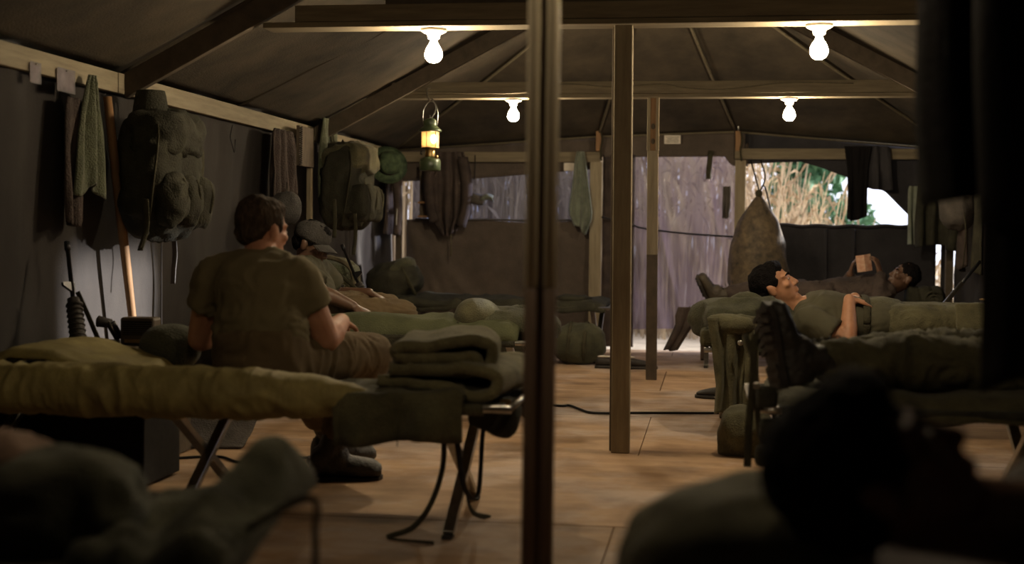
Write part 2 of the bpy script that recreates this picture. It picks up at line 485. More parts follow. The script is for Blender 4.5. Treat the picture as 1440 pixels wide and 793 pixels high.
for y in (4.6, 7.85):
    for X in (XL, XR):
        O('roof_seam', MB().tube(smooth_path([V(X, y, EAVE - .015), V((X + XC) / 2, y, (EAVE + RIDGE) / 2 - .062), V(XC, y, RIDGE - .03)], 12), .010, 6), 'roof_canvas', ceiling)
O('eave_seam', MB().tube([V(x, YE - .015, z) for x, z in EV], .010, 6), 'rope', ceiling)
O('ridge_pole', MB().box((XC, (YN + APEX_Y) / 2, RIDGE - .09), (.05, APEX_Y - YN, .10)), 'lumber_y', ceiling, smooth=False)

# ---- far end wall: canvas panels round the openings
wf = MB()
def panel(mb, x0, x1, zb, zt, y=YE, amp=.02, nu=40, nv=30, seed=1, fold=3.0, slant=0.0):
    """canvas between two edges given as functions of x (or constants)"""
    fb = zb if callable(zb) else (lambda x: x * 0 + zb)
    ft = zt if callable(zt) else (lambda x: x * 0 + zt)
    def fn(u, v):
        x = x0 + (x1 - x0) * u
        z = fb(x) + (ft(x) - fb(x)) * v
        P = np.stack([x + slant * z, z * .35, x * 0], 1)
        d = amp * fbm(P, fold, seed) + amp * .5 * ridge(P, fold * 1.7, seed + 5)
        return np.stack([x, y + d, z], 1)
    mb.grid(fn, nu, nv)
eave = lambda x: np.interp(x, [e[0] for e in EV], [e[1] for e in EV])
panel(wf, XL, -.99, lambda x: np.interp(x, [-2.78, -2.1, -1.05], [1.44, 1.465, 1.552]), eave, amp=.008, nv=8)
panel(wf, -.99, .30, lambda x: np.interp(x, [-.95, -.65, .1, .13, .17, .3], [1.66, 1.66, 1.665, 1.62, 1.585, 1.58]), eave, amp=.008, nv=8)
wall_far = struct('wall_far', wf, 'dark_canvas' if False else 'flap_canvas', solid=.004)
# brown flap under the left window, pulled into folds at its lower left
fp = MB()
def flap(u, v):
    x = -2.658 + (1.658 + .012 * np.sin(v * 5)) * u; z = 0.02 + 1.085 * v + .02 * np.sin(u * 7) * v
    d = .012 * fbm(np.stack([x, z, x * 0], 1), 2.6, 4)
    t = x + 2.658
    for k, (sl, w) in enumerate(((.25, .05), (.42, .06), (.62, .07), (.85, .08))):
        dist = (t - sl * (1.1 - z)) / w
        d = d - .065 * np.exp(-dist ** 2) * np.clip(1.15 - z, 0, 1)
    d += .01 * ridge(np.stack([x * .5, z, x * 0], 1), 4, 8)
    d += -.02 * np.exp(-((u - 1) / .05) ** 2) * np.sin(z * 9)
    return np.stack([x, YE - .03 + d, z], 1)
fp.grid(flap, 90, 60)
O('canvas_flap', fp, 'flap_canvas', wall_far, solid=.006)
# strip of canvas tied back beside the doorway
st = MB(); panel(st, -.938, -.66, .02, 1.68, y=YE - .01, amp=.03, nu=24, nv=30, seed=11, fold=7)
O('door_strip', st, 'brown_cloth', wall_far, solid=.005)
# right side: diagonal flap above, dark canvas below the opening
dg = MB()
panel(dg, .27, XR, lambda x: np.interp(x, [.27, .55, .74, .90, 1.10, 1.28, 1.44, 1.64, 2.0], [1.60, 1.615, 1.62, 1.575, 1.50, 1.45, 1.37, 1.17, .95]), eave, amp=.015, nu=60, nv=14, seed=21)
O('rolled_window_flap', dg, 'dark_canvas', wall_far, solid=.006)
lo = MB()
panel(lo, .27, 1.86, .02, lambda x: 1.085 - .014 * np.sin((x - .27) / 1.6 * PI) + .006 * np.sin(x * 23), y=YE - .02, amp=.02, nu=70, nv=40, seed=31, fold=2.6)
O('lower_canvas', lo, 'dark_canvas', wall_far, solid=.006)
for x in (.95, 1.18):
    O('canvas_seam', MB().tube([(x, YE - .045, .05), (x + .01, YE - .05, .6), (x, YE - .045, 1.06)], .014, 6), 'dark_canvas', wall_far)
hem = MB().tube([(x, YE - .028, 1.092 - .014 * math.sin((x - .27) / 1.6 * PI) + .006 * math.sin(x * 23)) for x in np.linspace(.27, 1.86, 40)], .014, 8)
O('hem', hem, 'dark_canvas', wall_far)
O('hem', MB().tube([(x, YE - .035, 1.108 + .004 * math.sin(x * 9)) for x in np.linspace(-2.58, -1.02, 30)], .009, 8), 'grey_cloth', wall_far)
cr = MB(); panel(cr, 1.90, XR, .02, 1.2, amp=.01, nu=8, nv=12)
O('corner_canvas', cr, 'dark_canvas', wall_far, solid=.004)

# mosquito netting of the left window, plastic sheet in the doorway
nt = MB().grid(lambda u, v: np.stack([-2.62 + 1.62 * u, YE + .012 + .01 * np.sin(u * 9 + v * 4), 1.07 + .5 * v], 1), 30, 12)
tag(struct('window_1', nt, 'netting', smooth=True), 'dark mosquito netting across the far left window opening', 'window')
pl = MB()
def sheet(u, v):
    x = -.70 + .89 * u; z = .17 + .03 * u + 1.51 * v
    P = np.stack([x, z * .3, x * 0], 1)
    d = .022 * fbm(P, 3.2, 41) + .012 * ridge(np.stack([x + .2 * z, z * .25, x * 0], 1), 8, 43)
    return np.stack([x, YE + .03 + d, z], 1)
pl.grid(sheet, 90, 80)
tag(struct('door_1', pl, 'plastic_sheet'), 'hazy purple plastic sheet hanging in the far doorway', 'door curtain')

# ---- lumber frame of the far end
def lumber(name, mb, m, label, group=None, parent=None):
    o = O(name, mb, m, parent, smooth=False, bevel=.003)
    if parent is None: tag(o, label, 'beam' if 'post' not in name else 'post', group)
    return o
def post_at(px0, px1, y_ref, Y, z0, z1, name, label, m='lumber', dy=.04):
    a = W(px0, y_ref, Y=Y); b = W(px1, y_ref, Y=Y)
    return lumber(name, MB().box(((a[0] + b[0]) / 2, Y + dy / 2, (z0 + z1) / 2), (b[0] - a[0], dy, z1 - z0)), m, label)
post_at(829, 846, 300, 11.90, 0, 1.612, 'door_post', 'pale lumber post at the left jamb of the far doorway')
post_at(1033, 1048, 300, 11.90, 0, 1.63, 'door_post', 'brown lumber post at the right jamb of the far doorway, behind the hanging sack')
lumber('header_beam', MB().box(((-2.70 - .955) / 2, 11.92, 1.653), (2.70 - .955, .038, .086)), 'lumber_x', 'pale lumber header over the far left netted window')
lumber('header_beam', MB().box(((.185 + 1.97) / 2, 11.92, 1.683), (1.97 - .185, .038, .088)), 'lumber_x', 'dim lumber header over the bright far right opening')
for px, lab in ((842, 'short rope-wrapped stub post above the left door jamb'), (1038, 'short rope-wrapped stub post above the right door jamb')):
    a = W(px, 195, Y=11.92)
    t = T('stub_post', lab, 'post', (a[0], 11.92, 1.70 if px < 900 else 1.73))
    O('stub', MB().box((a[0], 11.91, 1.79), (.045, .04, .17)), 'lumber_red', t, smooth=False, bevel=.003)
    O('pin', MB().lathe((a[0], 11.90, 1.86), [(.008, 0), (.008, .06), (.005, .07)], 8), 'aluminium', t)
    O('rope_loop', MB().tube(smooth_path([V(a[0] + .02, 11.88, 1.87), V(a[0] + .035, 11.87, 1.8), V(a[0] + .02, 11.88, 1.72), V(a[0] + .03, 11.88, 1.62)], 12), .007, 6), 'webbing', t)
a = W(560, 300, Y=11.88)
lumber('corner_post', MB().box((-2.715, 11.90, .8), (.05, .05, 1.6)), 'lumber_dark', 'dark corner post left of the bright slit in the far wall')
lumber('corner_post', MB().box((1.95, 11.88, .85), (.06, .06, 1.7)), 'lumber_dark', 'dark corner post at the far right corner beside the narrow bright slit')

# ---- long rails on top of the side walls
rl = T('wall_rail', 'pale lumber rail running along the top of the left wall', 'rail', (XL + .03, 6, 1.6))
for y0, y1, dx, dz in ((-1.5, 2.9, 0, 0), (2.905, 6.12, .0, .0), (6.125, 9.40, .002, .0), (9.405, 11.95, .0, -.004)):
    O('board', MB().box((XL + .032 + dx, (y0 + y1) / 2, 1.662 + dz), (.036, y1 - y0, .094)), 'lumber_y', rl, smooth=False, bevel=.003)
rr = T('wall_rail', 'dim lumber rail along the top of the right wall, behind the hanging clothes', 'rail', (XR - .03, 6, 1.6))
for y0, y1 in ((-1.5, 2.9), (2.905, 6.12), (6.125, 9.40), (9.405, 11.85)):
    O('board', MB().box((XR - .032, (y0 + y1) / 2, 1.668), (.036, y1 - y0, .086)), 'lumber_y', rr, smooth=False, bevel=.003)

# ---- roof trusses: beam, plank under it, two rafters
bl = ['near roof beam overhead by the closest pole', 'roof beam carrying the two nearer bare bulbs', 'roof beam carrying the two farther bare bulbs and the lantern']
for k, y in enumerate(BEAM_Y):
    x0, x1 = (-1.90, 1.24) if k < 2 else (-2.20, 1.42)
    t = T('roof_beam', bl[k], 'beam', (XC, y, BEAM_Z))
    hz = .075 if k == 1 else .082
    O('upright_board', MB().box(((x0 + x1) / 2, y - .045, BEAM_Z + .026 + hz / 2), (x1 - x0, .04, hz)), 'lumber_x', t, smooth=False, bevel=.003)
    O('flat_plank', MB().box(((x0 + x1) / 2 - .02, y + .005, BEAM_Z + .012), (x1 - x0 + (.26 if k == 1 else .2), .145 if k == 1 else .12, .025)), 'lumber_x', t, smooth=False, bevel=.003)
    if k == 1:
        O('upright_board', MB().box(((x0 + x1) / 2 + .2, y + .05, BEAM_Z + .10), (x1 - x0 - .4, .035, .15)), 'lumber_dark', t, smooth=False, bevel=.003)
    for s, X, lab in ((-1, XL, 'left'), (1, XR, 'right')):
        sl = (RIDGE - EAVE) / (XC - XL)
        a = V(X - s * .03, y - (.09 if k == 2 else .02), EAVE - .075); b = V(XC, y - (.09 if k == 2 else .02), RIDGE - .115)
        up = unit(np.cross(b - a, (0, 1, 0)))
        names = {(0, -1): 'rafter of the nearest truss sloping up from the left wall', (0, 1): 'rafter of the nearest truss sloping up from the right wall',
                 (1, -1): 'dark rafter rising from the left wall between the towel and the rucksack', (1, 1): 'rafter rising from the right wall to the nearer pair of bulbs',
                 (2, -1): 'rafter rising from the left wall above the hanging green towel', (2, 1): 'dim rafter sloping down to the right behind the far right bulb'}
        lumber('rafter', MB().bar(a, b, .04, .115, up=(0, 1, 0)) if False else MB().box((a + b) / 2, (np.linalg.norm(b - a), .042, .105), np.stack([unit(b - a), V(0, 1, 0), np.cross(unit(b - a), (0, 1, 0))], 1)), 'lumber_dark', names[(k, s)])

# wire stapled along the far beam
O_w = O('lamp_wire', MB().tube(smooth_path([W(x, y, Y=9.39) for x, y in ((560, 128), (720, 131), (790, 118), (860, 122), (930, 118), (960, 123), (1010, 126), (1060, 121), (1110, 116), (1200, 117))], 60), .004, 6), 'rope')
tag(O_w, 'thin pale wire running along the face of the far roof beam', 'wire')

# ---- poles
t = T('tent_pole', 'round steel tent pole with darker lower half, nearest to the viewer', 'pole', (XC + .0, 3.0, 0))
pa = W(763, 200, Y=3.0); pb = W(756, 700, Y=3.0); zs = W(757, 405, Y=3.0)[2]
ax = lambda z: np.interp(z, [pb[2], pa[2]], [pb[0], pa[0]]) if True else 0
dxz = (pa[0] - pb[0]) / (pa[2] - pb[2])
px_ = lambda z: pb[0] + dxz * (z - pb[2])
mid = lambda v: v + np.stack([px_(v[:, 2]), v[:, 2] * 0 + 3.0, v[:, 2] * 0], 1)
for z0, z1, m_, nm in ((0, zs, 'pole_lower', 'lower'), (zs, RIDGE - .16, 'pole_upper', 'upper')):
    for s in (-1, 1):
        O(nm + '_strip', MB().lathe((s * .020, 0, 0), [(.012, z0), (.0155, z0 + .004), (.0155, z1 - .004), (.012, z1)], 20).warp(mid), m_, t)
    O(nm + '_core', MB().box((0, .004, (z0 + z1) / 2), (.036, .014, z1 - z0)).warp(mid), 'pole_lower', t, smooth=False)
a0, a1 = W(865, 40, Y=6.23), W(890, 40, Y=6.23); b0, b1 = W(859.5, 633, Y=6.23), W(885.5, 633, Y=6.23)
t = T('tent_post', 'square lumber post under the nearer roof beam, standing on the plywood floor', 'post', (XC, 6.23, 0))
w = .083
O('timber', MB().prism([((b0[0] + b1[0]) / 2 - w / 2, 6.20, 0.0), ((b0[0] + b1[0]) / 2 + w / 2, 6.20, 0.0), ((a0[0] + a1[0]) / 2 + w / 2, 6.20, BEAM_Z), ((a0[0] + a1[0]) / 2 - w / 2, 6.20, BEAM_Z)], (0, .06, 0)), 'lumber', t, smooth=False, bevel=.004)
O('side_board', MB().prism([((b0[0] + b1[0]) / 2 - w / 2 - .012, 6.262, 0.0), ((b0[0] + b1[0]) / 2 + w / 2 - .02, 6.262, 0.0), ((a0[0] + a1[0]) / 2 + w / 2 - .02, 6.262, BEAM_Z), ((a0[0] + a1[0]) / 2 - w / 2 - .012, 6.262, BEAM_Z)], (0, .03, 0)), 'lumber_dark', t, smooth=False, bevel=.003)
t = T('tent_post', 'thin lumber post made of two strips, farther back in the doorway light', 'post', (XC, 9.46, 0))
a0, a1 = W(911, 50, Y=9.46), W(928, 50, Y=9.46); b0, b1 = W(908, 532, Y=9.46), W(923.5, 532, Y=9.46)
ca, cb = (a0[0] + a1[0]) / 2, (b0[0] + b1[0]) / 2
cx = lambda z: cb + (ca - cb) * z / a0[2]
for z0, z1, m_, d in ((0, W(915, 358, Y=9.46)[2], 'lumber_dark', 0), (W(915, 358, Y=9.46)[2], W(918, 212, Y=9.46)[2], 'lumber', .003)):
    O('timber', MB().prism([(cx(z0) - .037, 9.44, z0), (cx(z0) + .037, 9.44, z0), (cx(z1) + .037, 9.44, z1), (cx(z1) - .037, 9.44, z1)], (0, .05, 0)), m_, t, smooth=False, bevel=.003)
z0, z1 = W(918, 212, Y=9.46)[2], BEAM_Z
for s in (-1, 1):
    O('strip', MB().box((cx(1.6) + s * .029, 9.455, (z0 + z1) / 2), (.022, .05, z1 - z0)), 'lumber_y' if False else 'lumber', t, smooth=False, bevel=.002)
O('core_board', MB().box((cx(1.6), 9.465, (z0 + z1) / 2), (.04, .03, z1 - z0)), 'lumber_red', t, smooth=False)
for z in (1.62, 1.72):
    O('knot', MB().ell((cx(z), 9.448, z), (.014, .006, .02), n=10, m=6), 'lumber_dark', t)

# ---- bare bulbs
def bulb(px, py, Y, label, chain=False, x=None, m='bulb'):
    p = W(px, py, Y=Y) if x is None else V(x, Y, 0); z = BEAM_Z
    t = T('light_bulb', label, 'light bulb', (p[0], Y, z), group='bare bulbs under the roof beams')
    O('socket', MB().lathe((p[0], Y, z), [(.058, 0), (.058, -.012), (.045, -.02), (.03, -.026), (.026, -.045), (.022, -.047)], 24), 'porcelain', t)
    prof = [(.012, -.045), (.014, -.055), (.018, -.068), (.030, -.085), (.037, -.100), (.040, -.117), (.038, -.131), (.030, -.144), (.017, -.153), (.003, -.155)]
    O('glass_bulb', MB().lathe((p[0], Y, z), prof, 24), m, t)
    if chain:
        c = MB()
        for i in range(16): c.ell((p[0] - .045 + .004 * math.sin(i), Y - .03, z - .03 - i * .0125), (.004, .004, .006), n=6, m=4)
        c.ell((p[0] - .043, Y - .03, z - .03 - 16 * .0125 - .006), (.007, .007, .012), n=8, m=6)
        O('pull_chain', c, 'brass', t)
    return t
bulb(610, 55, 6.25, 'lit bare bulb on the nearer beam, left of the poles')
bulb(1152, 52, 6.25, 'lit bare bulb on the nearer beam, far right by the dark drape')
bulb(722, 155, 9.47, 'smaller lit bare bulb with pull chain on the farther beam')
bulb(1110, 152, 9.47, 'smaller lit bare bulb on the farther beam, above the doorway right side')

bulb(0, 0, 2.82, 'weaker bare bulb on the near beam, left of the closest pole', x=-1.05, m='bulb_weak')
bulb(0, 0, 2.82, 'weaker bare bulb on the near beam, right of the closest pole', x=.17, m='bulb_weak')

# ---- pressure lantern on a hook
lc = W(605, 200, Y=9.30); LX, LY = lc[0], 9.30
zb = W(605, 240, Y=LY)[2]
t = T('camp_lantern', 'lit green pressure lantern hanging from a wire hook on the far beam', 'lantern', (LX, LY, zb))
O('fuel_tank', MB().lathe((LX, LY, zb), [(.005, 0), (.066, .0), (.072, .008), (.072, .06), (.066, .078), (.045, .09), (.03, .094)], 28), 'lantern_green', t)
O('burner_collar', MB().lathe((LX, LY, zb), [(.032, .09), (.034, .10), (.034, .135), (.03, .14), (.05, .146), (.062, .15), (.064, .158), (.05, .16)], 24), 'brass', t)
O('filler_cap', MB().lathe((LX + .05, LY - .03, zb), [(.012, .082), (.012, .1), (.008, .104)], 10), 'brass', t)
O('valve_knob', MB().lathe((LX - .05, LY - .03, zb + .12), [(.014, 0), (.014, .01), (.01, .012)], 10, R=np.array([[0, 0, -1], [0, 1, 0], [1, 0, 0]])), 'steel_dark', t)
m = MB()
n = 24; th = np.linspace(0, 2 * PI, n, endpoint=False)
m.loft([(V(LX, LY, zb + z), V(.058, 0, 0), V(0, .058, 0)) for z in (.16, .19, .22, .25, .265)], 24, cap=False)
O('globe', m, 'lantern_film', t)
O('mantle', MB().ell((LX + .025, LY - .01, zb + .215), (.018, .018, .03)), 'mantle', t)
for k in range(6):
    an = k * PI / 3 + .3
    O('guard_wire', MB().tube([(LX + .062 * math.cos(an), LY + .062 * math.sin(an), zb + z) for z in (.158, .27)], .0025, 6), 'steel_dark', t)
O('hood', MB().lathe((LX, LY, zb), [(.06, .262), (.078, .268), (.079, .275), (.062, .29), (.045, .305), (.047, .33), (.05, .336), (.03, .352), (.006, .358)], 28), 'brass' if False else 'lantern_green', t)
O('bail', MB().tube(smooth_path([V(LX - .048, LY, zb + .31), V(LX - .05, LY, zb + .40), V(LX - .02, LY, zb + .46), V(LX + .01, LY, zb + .47), V(LX + .035, LY, zb + .45), V(LX + .05, LY, zb + .40), V(LX + .048, LY, zb + .31)], 24), .003, 6), 'aluminium', t)
hp = [W(606, 124, Y=9.40), W(600, 126, Y=9.38), W(603, 140, Y=9.33), W(608, 140, Y=9.30), W(613, 152, Y=9.30), W(607, 166, Y=9.30), W(604, 162, Y=9.30)]
hk = O('wire_hook', MB().tube(smooth_path(hp, 30), .0045, 6), 'aluminium'); tag(hk, 'bent wire hook holding the lantern on the far beam', 'hook')

# ---- small card sewn on the canvas above the doorway
a, b = W(934, 190, Y=11.93), W(957, 202, Y=11.93)
t = T('canvas_label', 'small pale printed card on the canvas above the doorway', 'card', ((a[0] + b[0]) / 2, 11.93, b[2]))
O('card', MB().box(((a[0] + b[0]) / 2, 11.955, (a[2] + b[2]) / 2), (b[0] - a[0], .004, a[2] - b[2])), 'paper', t, smooth=False)
for k in range(4):
    O('text_line', MB().box(((a[0] + b[0]) / 2, 11.9515, a[2] - .016 - k * .014), (b[0] - a[0] - .03 - .01 * (k % 2), .002, .004)), 'webbing', t, smooth=False)

# ================================================================== outdoors
rd = MB()
def stalk(mb, x, y, h, lean, r):
    b = V(x, y, -.12); tp = V(x + lean[0], y + lean[1], h)
    mid = (b + tp) / 2 + V(-lean[0] * .2, 0, 0)
    a = V(r, 0, 0); c = V(0, r, 0)
    for p, q, s0, s1 in ((b, mid, 1, .8), (mid, tp, .8, .3)):
        v = [p + a * s0, p - a * .5 * s0 + c * .87 * s0, p - a * .5 * s0 - c * .87 * s0, q + a * s1, q - a * .5 * s1 + c * .87 * s1, q - a * .5 * s1 - c * .87 * s1]
        mb.add(v, [(0, 1, 4, 3), (1, 2, 5, 4), (2, 0, 3, 5)])
def blade(mb, p, d, w):
    d = np.asarray(d); s = unit(np.cross(d, (random.random() - .5, 1, .3))) * w
    q = p + d * .5 + V(0, 0, .04)
    mb.add([p, q + s, p + d, q - s], [(0, 1, 2, 3)])
for i in range(2600):
    x = random.uniform(-7, 2.6)
    if x > .55 and random.random() < .6: continue
    y = random.uniform(14.4, 17.5)
    top = np.interp(x, [-7, .2, .5, .8, 1.0, 1.25, 1.5, 1.75, 2.6], [3.6, 3.2, 2.4, 1.9, 1.65, 1.45, 1.05, .75, .6])
    h = top * random.uniform(.72, 1.05)
    ln = (random.uniform(-.35, .35), random.uniform(-.3, .2))
    stalk(rd, x, y, h, ln, random.uniform(.006, .016))
    for k in range(3):
        f = random.uniform(.35, 1); p = V(x + ln[0] * f, y + ln[1] * f, h * f)
        blade(rd, p, V(random.uniform(-.22, .22), random.uniform(-.15, .15), random.uniform(-.05, .3)), random.uniform(.008, .02))
o = O('reed_thicket', rd, 'reed', smooth=False); tag(o, 'dry reed thicket standing outside the far end of the tent', 'reeds', kind='stuff')
def tree(x, y, h, R, label, n=1500):
    t = T('tree', label, 'tree', (x, y, -.1))
    O('trunk', MB().tube(smooth_path([V(x, y, -.15), V(x + .1, y, h * .35), V(x - .05, y + .1, h * .8)], 8), [.14 - .011 * k for k in range(9)], 8), 'bark', t)
    lf = MB()
    cl = [(V(x, y, h * .75) + V(random.gauss(0, R * .5), random.gauss(0, R * .5), random.gauss(0, h * .22)), R * random.uniform(.35, .6)) for _ in range(14)]
    for i in range(n):
        c, r = random.choice(cl); d = unit(V(random.gauss(0, 1), random.gauss(0, 1), random.gauss(0, 1)))
        p = c + d * r * random.uniform(.6, 1)
        blade(lf, p, V(random.gauss(0, .09), random.gauss(0, .09), random.gauss(-.03, .08)), .035)
    c = O('crown', lf, 'leaf', t, smooth=False); c['kind'] = 'stuff'
tree(1.42, 21, 2.6, .60, 'green leafy tree behind the dry reeds outside the right opening', 2600)
tree(-4.5, 24, 5, 2.0, 'tall green tree far behind the reeds outside the left window', 1500)
# ================================================================== cots and bedding
def blob(c, rad, R=None, sq=1.0, amp=.0, sc=6.0, seed=0, n=40, m=24, rid=0.0):
    c = np.asarray(c, float)
    mb = MB().ell((0, 0, 0), rad, None, n, m, sq)
    def w(v):
        r = v / (np.linalg.norm(v, axis=1)[:, None] + 1e-9)
        d = amp * fbm(v, sc, seed, 3) + rid * ridge(v, sc * 1.6, seed + 9)
        v = v + r * d[:, None]
        return (v @ np.asarray(R).T if R is not None else v) + c
    return mb.warp(w)
def rotz(a): return np.array([[math.cos(a), -math.sin(a), 0], [math.sin(a), math.cos(a), 0], [0, 0, 1]])
def roty(a): return np.array([[math.cos(a), 0, math.sin(a)], [0, 1, 0], [-math.sin(a), 0, math.cos(a)]])
def rotx(a): return np.array([[1, 0, 0], [0, math.cos(a), -math.sin(a)], [0, math.sin(a), math.cos(a)]])

def cot(label, x0, x1, y0, y1, h=.42, canvas='olive_dark', metal='aluminium', legs=(.06, .5, .94)):
    t = T('camp_cot', label, 'cot', ((x0 + x1) / 2, (y0 + y1) / 2, 0), group='folding cots in two rows')
    for y in (y0, y1):
        O('side_rail', MB().tube([(x0, y, h), (x1, y, h)], .0125, 10), metal, t)
    for x in (x0 + .01, x1 - .01):
        O('end_rail', MB().tube([(x, y0, h), (x, y1, h)], .0125, 10), metal, t)
    for f in legs:
        x = x0 + (x1 - x0) * f
        O('leg', MB().bar((x - .015, y0 + .005, h - .01), (x - .015, y1 - .015, .012), .026, .036, up=(1, 0, 0)), metal, t, smooth=False, bevel=.002)
        O('leg', MB().bar((x + .015, y1 - .005, h - .01), (x + .015, y0 + .015, .012), .026, .036, up=(1, 0, 0)), metal, t, smooth=False, bevel=.002)
        O('leg_foot', MB().box((x - .012, y1 - .012, .006), (.03, .05, .012)), 'rubber', t, smooth=False)
        O('leg_foot', MB().box((x + .012, y0 + .012, .006), (.03, .05, .012)), 'rubber', t, smooth=False)
        O('leg_rivet', MB().lathe((x - .03, (y0 + y1) / 2, h / 2), [(.01, 0), (.01, .06), (.004, .062)], 8, R=roty(PI / 2)), metal, t)
    def cv(u, v):
        x = x0 + .03 + (x1 - x0 - .06) * u; y = y0 - .012 + (y1 - y0 + .024) * v
        s = np.clip((v - .04) / .92, 0, 1)
        z = h + .012 - .035 * np.sin(PI * s) * (.4 + .6 * np.sin(PI * u)) - .012 * (v < .02) - .012 * (v > .98)
        return np.stack([x, y, z], 1)
    O('canvas_bed', MB().grid(cv, 30, 24), canvas, t, solid=.004)
    # pocket of canvas sewn round each rail
    for y in (y0, y1):
        O('rail_sleeve', MB().tube([(x0 + .09, y, h - .004), (x1 - .09, y, h - .004)], .0185, 10), canvas, t)
    return t
cot('cot under the seated man, folded blankets on its foot end', -2.68, -.62, 4.33, 5.02, canvas='olive', legs=(.06, .45, .895))
cot('cot behind the seated man with green bedding and a pale rail end', -2.68, -.90, 7.03, 7.72)
cot('farthest left cot with a stuffed duffel bag beneath it', -2.68, -.77, 10.62, 11.30)
cot('right cot under the lying soldier whose boot soles face the aisle', .13, 1.95, 4.52, 5.21)
cot('right cot carrying the man with hands on his belly', -.03, 1.90, 6.86, 7.55)
cot('farthest right cot carrying the man who reads', -.16, 1.80, 10.42, 11.10)
cot('foreground right cot under the dark blurred sleeper', -.02, 1.90, 1.58, 2.28)
cot('foreground left cot under the blurred olive bundles', -2.60, -.84, 2.02, 2.72)

def puffy(x0, x1, yc, zc, ry, rz, baffles, seed, taper=.25, n=40, m=120, amp=.10, diag=.5, flatten=.0, bend=0.0, wr=0.0):
    """padded bag or bedroll lying along x, with sewn baffles"""
    def fn(u, v):
        th = 2 * PI * u
        e = np.minimum(1, np.minimum(v / .06, (1 - v) / (taper * .6 + .02))); e = np.sqrt(np.clip(1 - (1 - e) ** 2, 0, 1)) * .97 + .03
        ph = v * baffles * PI + diag * np.sin(th)
        b = np.abs(np.sin(ph)) ** .45
        x = x0 + (x1 - x0) * v
        P = np.stack([x, np.cos(th) * ry, np.sin(th) * rz], 1)
        r = e * (1 - amp + amp * b + .06 * fbm(P, 7, seed) + (.035 + wr) * ridge(P * V(1.6, .6, .6) + .5 * vnoise(P, 5, seed + 8)[:, None] * .2, 11, seed + 2) + wr * .6 * ridge(P * V(2.2, .8, .8), 23, seed + 5))
        c, s = np.cos(th), np.sin(th)
        s = np.where(s < 0, s * (1 - flatten), s)
        return np.stack([x, yc + bend * np.sin(PI * v) + np.sign(c) * np.abs(c) ** .8 * ry * r, zc + s * rz * r], 1)
    return MB().grid(fn, n, m, close_u=True)

def drapeslab(x0, x1, y0, y1, zf, th=.03, seed=1, amp=.02, sc=6, over=(0, 0), nu=70, nv=46, rid=.012, wav=0):
    """loose cloth lying on something; over = drop beyond the front and back edge"""
    def fn(u, v):
        x = x0 + (x1 - x0) * u; y = y0 + (y1 - y0) * v
        P = np.stack([x, y, x * 0], 1)
        z = (zf(x, y) if callable(zf) else zf) + th + amp * fbm(P, sc, seed) + rid * ridge(P * V(1, .5, 1), sc * 1.3, seed + 4)
        if over[0]: z = z - over[0] * np.clip((.12 - v) / .12, 0, 1) ** 1.5
        if over[1]: z = z - over[1] * np.clip((v - .88) / .12, 0, 1) ** 1.5
        ed = np.minimum(np.minimum(u, 1 - u) / .05, np.minimum(v, 1 - v) / .06)
        z = z - th * .9 * (1 - np.clip(ed, 0, 1)) ** 2
        x = x + .02 * vnoise(P, 5, seed + 7); y = y + .02 * vnoise(P, 5, seed + 8)
        return np.stack([x, y, z], 1)
    return MB().grid(fn, nu, nv)

# ---- the seated man's cot
o = O('sleeping_bag', puffy(-2.76, -1.08, 4.36, .445, .11, .082, 9, 3, taper=.45, m=260, n=64, amp=.05, diag=1.2, wr=.05), 'quilt')
tag(o, 'padded olive-yellow sleeping bag rolled along the near edge of the seated man\'s cot', 'sleeping bag')
o = O('army_blanket', drapeslab(-2.70, -2.02, 4.52, 5.06, lambda x, y: .44 + .085 * np.exp(-((x + 2.36) / .22) ** 2), .03, 5, .012, 5), 'quilt', solid=.012)
tag(o, 'loose olive blanket bunched behind the padded sleeping bag by the left wall', 'blanket')
o = O('pillow', blob((-2.06, 5.10, .53), (.115, .10, .085), rotz(.2), .85, .012, 7, 4, rid=.006), 'olive_green')
tag(o, 'small round olive pillow between the radio and the seated man', 'pillow')

def folded(name, label, mat_, prof, y0, y1, th, seed, amp=.008, cat='blanket', yaw=0.0, cen=None):
    """cloth folded over itself: profile in (x, z), pushed along y"""
    pts = smooth_path([V(p[0], 0, p[1]) for p in prof], 60)
    P = np.array(pts)
    def fn(u, v):
        i = np.clip((u * (len(P) - 1)).astype(int), 0, len(P) - 2); f = u * (len(P) - 1) - i
        q = P[i] * (1 - f)[:, None] + P[i + 1] * f[:, None]
        q = q.copy(); q[:, 1] = y0 + (y1 - y0) * v
        d = amp * fbm(q * V(1, 1, 2), 8, seed) + amp * .6 * ridge(q, 9, seed + 3)
        q[:, 2] += d; q[:, 0] += d * .7; q[:, 1] += .015 * vnoise(np.stack([u * 9, v * 3, u * 0], 1), 1, seed + 5)
        if yaw and cen is not None: q = (q - cen) @ rotz(yaw).T + cen
        return q
    o = O(name, MB().grid(fn, 90, 26), mat_, solid=th)
    return tag(o, label, cat)
